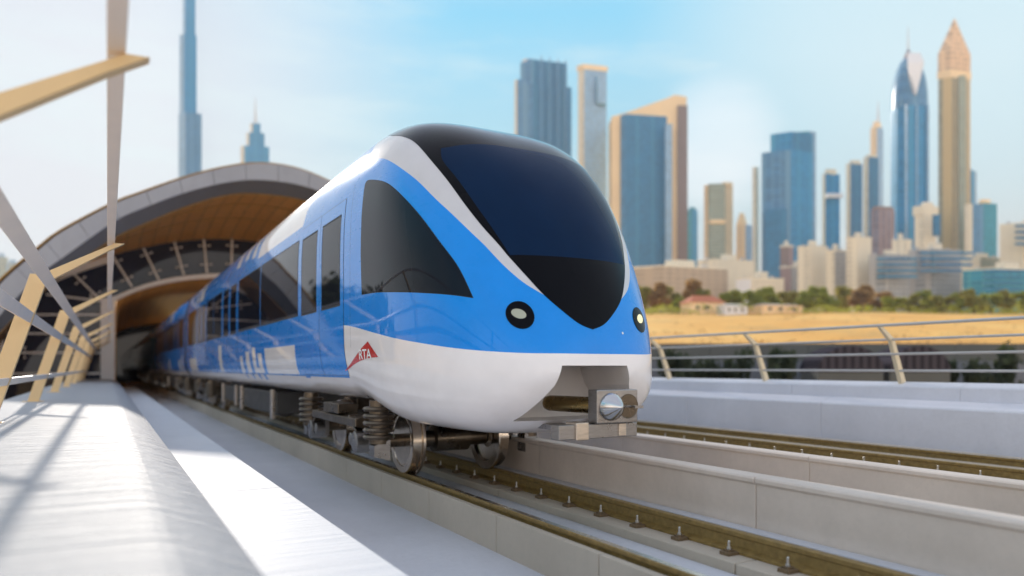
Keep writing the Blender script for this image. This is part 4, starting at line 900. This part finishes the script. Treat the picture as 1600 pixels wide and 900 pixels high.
low = [(1180, 620, 970, 1138, 420, 'dusty', 'dusty', 'long low dusty brown building directly right of the train nose'), (1000, 640, 985, 1075, 432, 'cream_plain', 'dusty', 'low cream block closest to the train nose'), (1190, 600, 1150, 1226, 436, 'white', 'cream', 'white low building with a flat roof below the blue block'), (1247, 640, 1218, 1276, 418, 'brownf', 'grey', 'dusky brown block below the bright blue tower'),
 (1230, 700, 1219, 1240, 385, 'brown', 'brownf', 'small brown tower-block against the blue block'), (1268, 600, 1246, 1293, 386, 'cream', 'cream_plain', 'stepped cream block left of the twin cream blocks'), (1306, 580, 1290, 1323, 392, 'cream', 'grey', 'plain cream-grey block between two taller cream blocks'), (1340, 560, 1322, 1362, 372, 'cream', 'cream_plain', 'tallest cream block in the low row, with a stair tower'),
 (1388, 540, 1358, 1422, 400, 'grey', 'grey', 'wide grey office block right of the tallest cream block'), (1408, 620, 1394, 1424, 376, 'cream', 'cream_plain', 'cream block rising behind the wide grey office block'), (1462, 560, 1420, 1502, 392, 'grey', 'grey', 'broad grey block under the gold tower'), (1530, 640, 1496, 1572, 404, 'cream_plain', 'greenglass', 'cream and green low block right of the broad grey block'),
 (1552, 520, 1504, 1640, 422, 'teal', 'teal', 'long low teal glass building at the right edge'), (1596, 600, 1562, 1660, 352, 'cream_plain', 'cream', 'stepped cream building with dark window bands at the right edge'), (1130, 700, 1090, 1180, 408, 'cream', 'cream_plain', 'cream building behind the long low brown one')]
for i, (c_, D, x0, x1, yt, m1, m2, lab) in enumerate(low):
    T = Bld('low_building', (x0 + x1) / 2, D, lab, 'building', 'low buildings in front of the towers')
    xm = x0 + (x1 - x0) * rnd.choice((.25, .35, .6)); T.block('wall', x0, x1, yt, (F[m1], F[m2]), xm)
    T.block('parapet', x0 - .6, x1 + .6, yt - 1.2, (F['cream_plain'] if m1 != 'grey' else F['grey'],), xm, yt + 1.2)
    w_ = x1 - x0
    T.block('stair_tower', x0 + w_ * .42, x0 + w_ * .70, yt - 9 - rnd.random() * 5, (F['cream_plain'], F['cream']), x0 + w_ * .5, yt - 1, dy=4)
    for j in range(3): q_ = x0 + w_ * (.12 + .3 * j + .05 * rnd.random()); T.block('plant_box', q_, q_ + w_ * .07, yt - 4 - rnd.random() * 3, (F['pale'], F['grey']), q_ + w_ * .02, yt - 1, dy=2)
    if i in (8, 10, 12, 13):
        for j in range(4): T.slab('window_band', x0 + 2, x1 - 2, yt + 6 + 9 * j, yt + 9.5 + 9 * j, F['navy'], -(x1 - x0) * T.k * .34 - 1, 2)
# distant hazy buildings left of the station
for i, (x0, x1, yt, lab) in enumerate([(-6, 12, 402, 'pale hazy building at the extreme left edge'), (10, 30, 412, 'greenish hazy block second from the left edge'), (28, 44, 424, 'low hazy block beside the station rim on the left')]):
    T = Bld('hazy_building', (x0 + x1) / 2, 1600, lab, 'building', 'hazy buildings at the left edge'); T.block('wall', x0, x1, yt, (F['blue_lt'], F['greenglass'])); T.block('cap', x0 + 4, x1 - 5, yt - 6, (F['blue_lt'],), None, yt + 1)

# houses and huts at the edge of the field
def house(x0, x1, yb, ye, yt, D, lab, wall, roof):
    k = D / FPX; c = (x0 + x1) / 2; o = empty('house', at(c, D, zat(yb, D)), -YAW + .3, label=lab, cat='house')
    w = (x1 - x0) * k; d = w * .55; h = (yb - ye) * k; r = (ye - yt) * k
    b = MB(); b.b2(-w / 2, w / 2, -d / 2, d / 2, -2, h); b.build('wall', wall, o)
    b = MB(); b.add([(-w * .54, -d * .56, h), (w * .54, -d * .56, h), (w * .54, d * .56, h), (-w * .54, d * .56, h), (-w * .3, 0, h + r), (w * .3, 0, h + r), (0, 0, h - .3)], [(0, 1, 5, 4), (1, 2, 5), (2, 3, 4, 5), (3, 0, 4), (1, 0, 3, 2)]); b.build('roof', roof, o)
    for t in (-.32, -.05, .28):
        q = MB(); q.b2(w * t - w * .05, w * t + w * .05, -d / 2 - .08, -d / 2 + .1, h * .25, h * .75); f = q.build('window', F['cream_plain'], o); q = MB(); q.b2(w * t - w * .04, w * t + w * .04, -d / 2 - .11, -d / 2 - .06, h * .3, h * .7); q.build('pane', M['glass_side'], f)
house(1068, 1128, 490, 474, 462, 272, 'house with red tiled hip roof at the edge of the sand field', F['tan_plain'], F['roofred'])
house(1118, 1156, 488, 472, 464, 285, 'house with orange-red roof just right of the nearest red-roofed one', F['cream_plain'], F['roofred'])
house(1124, 1164, 491, 479, 475, 262, 'low white shed in front of the red-roofed houses', F['white'], F['shed'])
house(1174, 1246, 490, 479, 475, 266, 'long low tan hut with a flat shed roof under the trees', F['tan_plain'], F['shed'])

# ------------------------------------------------------------------ trees
def crown(rad, hgt, n, leaf, seed, lobes=9):
    r = random.Random(seed); L = []
    for i in range(lobes):
        a = r.uniform(0, 6.283); q = rad * r.uniform(.15, .72); z = hgt * r.uniform(.22, .86); L.append((q * math.cos(a), q * math.sin(a), z, rad * r.uniform(.26, .48) * (1.15 - .5 * z / hgt)))
    b = MB()
    for i in range(n):
        x, y, z, s = r.choice(L); d = Vector((r.gauss(0, 1), r.gauss(0, 1), r.gauss(0, .8))).normalized() * s * (r.random() ** .35) * r.uniform(.75, 1.12)
        p = Vector((x, y, z)) + d; nn = (d.normalized() + Vector((r.uniform(-.8, .8), r.uniform(-.8, .8), r.uniform(-.3, .9)))).normalized(); u = nn.orthogonal().normalized(); v = nn.cross(u); t = r.uniform(0, 6.28); u, v = u * math.cos(t) + v * math.sin(t), v * math.cos(t) - u * math.sin(t)
        k = leaf * r.uniform(.6, 1.3); b.add([p - u * k, p + v * k * .55, p + u * k, p - v * k * .55], [(0, 1, 2, 3)])
    return b, L
PROTO = {}
def tree(kind, p, h, w, leafm, label, group, n=900, cat='tree', leaf=None, seed=0):
    key = (kind, leafm, seed % 3, n)
    o = empty(kind, p, rnd.uniform(0, 6.28), label=label, cat=cat, group=group)
    if key not in PROTO:
        b, L = crown(.5, .86, n, leaf or .045, seed % 3 + 11 * len(leafm)); me = b.build('crown', M[leafm], o)
        t = MB(); t.tube([(0, 0, -.05), (.01, .005, .2), (.0, .02, .5)], [.035, .026, .012], 8)
        for x, y, z, s in L[:6]: t.tube([(.005, .01, .22 + .05 * s), (x * .5, y * .5, z * .62), (x * .9, y * .9, z * .95)], [.016, .011, .004], 5)
        tk = t.build('trunk', M['bark'], o, smooth=60); PROTO[key] = (me.data, tk.data)
        me.location = (0, 0, .14)
    else:
        for nm, d in zip(('crown', 'trunk'), PROTO[key]):
            c = bpy.data.objects.new(nm, d); COL.objects.link(c); c.parent = o
            if nm == 'crown': c.location = (0, 0, .14)
    o.scale = (w, w, h); return o
# row of trees behind the sand field
kinds = [(1000, 452, 44, 'leaf_olive', 'olive tree hugging the train nose at the field edge'), (1022, 446, 52, 'leaf_brown', 'brownish tree second from the train nose'), (1050, 450, 46, 'leaf_olive', 'olive tree left of the red roofed house'), (1084, 440, 40, 'leaf_brown', 'tall dry brown tree over the red roof'), (1060, 470, 30, 'leaf_green', 'small bright green bush left of the red roofed house'),
 (1100, 455, 44, 'leaf_olive', 'olive crown behind the red roofs'), (1140, 460, 40, 'leaf_green', 'green tree behind the white shed'), (1176, 458, 46, 'leaf_green', 'green tree above the left end of the tan hut'), (1205, 455, 50, 'leaf_green', 'round green tree above the middle of the tan hut'), (1232, 460, 36, 'leaf_olive', 'olive tree at the right end of the tan hut'),
 (1262, 452, 44, 'leaf_green', 'bright green tree right of the tan hut'), (1290, 455, 46, 'leaf_green', 'green tree between the hut and the big brown tree'), (1316, 453, 40, 'leaf_olive', 'olive green tree touching the big brown tree'), (1345, 450, 62, 'leaf_brown', 'biggest brown tree in the row'), (1372, 462, 44, 'leaf_brown', 'lower brown tree right of the biggest one'),
 (1396, 470, 36, 'leaf_green', 'small green tree right of the brown pair'), (1420, 466, 40, 'leaf_olive', 'olive tree below the bullet tower'), (1446, 460, 38, 'leaf_green', 'green tree below the drum building'), (1472, 468, 42, 'leaf_olive', 'olive tree below the gold tower'), (1498, 462, 36, 'leaf_green', 'green tree right under the gold tower corner'),
 (1522, 458, 40, 'leaf_olive', 'olive tree below the teal building left end'), (1548, 464, 40, 'leaf_green', 'green tree below the middle of the teal building'), (1574, 458, 42, 'leaf_olive', 'olive tree close to the right edge'), (1600, 462, 46, 'leaf_green', 'green tree cut by the right edge')]
for i, (x, yt, w, lm, lab) in enumerate(kinds):
    D = 268 + (i * 37 % 5) * 5 + (25 if yt < 456 else 0); k = D / FPX; base = zat(491, D)
    tree('field_tree', at(x, D, ter(D) - .3), max(4, zat(yt, D) - ter(D) + 1.8), w * k * 1.3, lm, lab, 'trees behind the sand field', 1200, seed=i, leaf=.07)
bm_ = MB(); r = random.Random(5)
for i in range(5200):
    px = r.uniform(985, 1680); D = r.uniform(258, 300); p = at(px, D, ter(D) + r.uniform(-.1, 1.9 + 1.6 * math.sin(px * .05) ** 2)); nn = Vector((r.gauss(0, 1), r.gauss(0, 1), r.gauss(0, 1))).normalized(); u = nn.orthogonal().normalized(); v = nn.cross(u); k = r.uniform(.25, .7); bm_.add([p - u * k, p + v * k * .6, p + u * k, p - v * k * .6], [(0, 1, 2, 3)])
tag(bm_.build('undergrowth', M['leaf_green']), 'low green undergrowth along the far edge of the sand field', 'undergrowth', kind='stuff')

bm_ = MB(); r = random.Random(9)
for c_ in range(150):
    px = r.uniform(1000, 1680); D = r.choice((r.uniform(112, 135), r.uniform(135, 240))); n_ = r.randint(6, 16)
    for i in range(n_):
        p = at(px, D, 0) + Vector((r.gauss(0, 1.0), r.gauss(0, .8), 0)); dd = SY * p.x + CY * p.y; p.z = ter(dd) + r.uniform(0, .55); k = r.uniform(.15, .4); u = Vector((r.gauss(0, 1), r.gauss(0, 1), r.gauss(0, 1))).normalized(); v = u.orthogonal().normalized()
        bm_.add([p - u * k, p + v * k * .6, p + u * k, p - v * k * .6], [(0, 1, 2, 3)])
tag(bm_.build('scrub', M['leaf_brown']), 'low dry scrub scattered over the sand field', 'scrub', kind='stuff')

# dark noise barrier beyond the parapet, bushes and striped sheds in front of it
D = 62; k = D / FPX; bar_o = empty('noise_barrier', at(1300, D, -6), -YAW, label='long dark grey barrier wall with a level top beyond the right handrail', cat='barrier wall')
zt = zat(537, D) + 6
for j in range(-6, 13):
    b = MB(); b.b2(j * 4.2 - 2.08, j * 4.2 + 2.08, -.1, .1, 0, zt); b.build('panel', M['conc_dusky'], bar_o)
b = MB(); b.b2(-28, 53, -.16, -.1, 0, zt - 1.5); b.build('base_course', M['conc_dark'], bar_o)
def mat_stripe():
    b = NB('striped roof sheeting'); s = b.n('ShaderNodeSeparateXYZ'); b.l(b.tc.outputs['Object'], s.inputs[0]); f = b.math('LESS_THAN', b.math('FRACT', b.math('DIVIDE', s.outputs[0], .62)), .45)
    b.base(b.mix(f, (.075, .065, .078), (.035, .032, .04))); b.set(Roughness=1.0); b.p.inputs['Specular IOR Level'].default_value = 0; return b.m
M['stripe'] = mat_stripe()
for i, (x0, x1, yt, lab) in enumerate([(1268, 1368, 541, 'dark shed with a striped curved roof, left of the nearest handrail post'), (1378, 1470, 541, 'dark shed with a striped curved roof, right of the nearest handrail post')]):
    D2_ = 56; kk = D2_ / FPX; o = empty('shed', at((x0 + x1) / 2, D2_, -6), -YAW, label=lab, cat='shed'); w = (x1 - x0) * kk; h = zat(yt, D2_) + 6
    b = MB(); b.b2(-w / 2, w / 2, -1.2, 2.2, 0, h - 2.0); b.build('wall', M['conc_dusky'], o)
    b = MB(); b.loft([[(w * .5 * math.cos(a) * 1.02, y, h - 2.0 + 2.0 * math.sin(a)) for a in np.linspace(math.pi, 0, 16)] for y in (-1.25, 2.25)], 0, True, True); b.build('roof', M['stripe'], o)
for i, (x, yt, lab) in enumerate([(1052, 543, 'dark bush beyond the handrail closest to the train nose'), (1105, 540, 'wide dark bush between the two leftmost handrail posts'), (1150, 545, 'dark bush behind the second handrail post from the left'), (1215, 541, 'dark bush left of the striped sheds'), (1520, 542, 'dark bush right of the striped sheds'), (1575, 540, 'dark bush beyond the handrail at the right edge')]):
    D3 = 54 + (i % 3) * 2; tree('bush', at(x, D3, -6), zat(yt, D3) + 6.0, 5.2, 'leaf_dark', lab, 'dark bushes beyond the handrail', 1500, 'bush', .05, seed=i)
# trees left of the line, mirrored in the train's side
for i, (x, y, h) in enumerate([(-14.5, 61, 15), (-15.5, 78, 18), (-17, 92, 19), (-21, 70, 16), (-24, 84, 18)]):
    tree('roadside_tree', (x, y, -6), h, h * .8, 'leaf_dark', ['nearest', 'tall', 'far', 'short', 'outer'][i] + ' roadside tree left of the station, seen only as a reflection in the train', 'trees mirrored in the train', 1500, 'tree', .05, seed=i)

# ------------------------------------------------------------------ haze over the plain
b = MB(); b.b2(-1800, 1800, -480, 2600, -7, 1120); hz = b.build('haze', None); hz.rotation_euler = (0, 0, -YAW); tag(hz, kind='stuff')
hm = bpy.data.materials.new('thin warm haze'); hm.use_nodes = True; t = hm.node_tree; t.nodes.clear(); oo = t.nodes.new('ShaderNodeOutputMaterial'); pv = t.nodes.new('ShaderNodeVolumePrincipled')
pv.inputs['Color'].default_value = (.97, .975, .99, 1); pv.inputs['Density'].default_value = .00017; pv.inputs['Anisotropy'].default_value = 0.1; t.links.new(pv.outputs[0], oo.inputs['Volume']); hz.data.materials.clear(); hz.data.materials.append(hm); hz.display_type = 'WIRE'
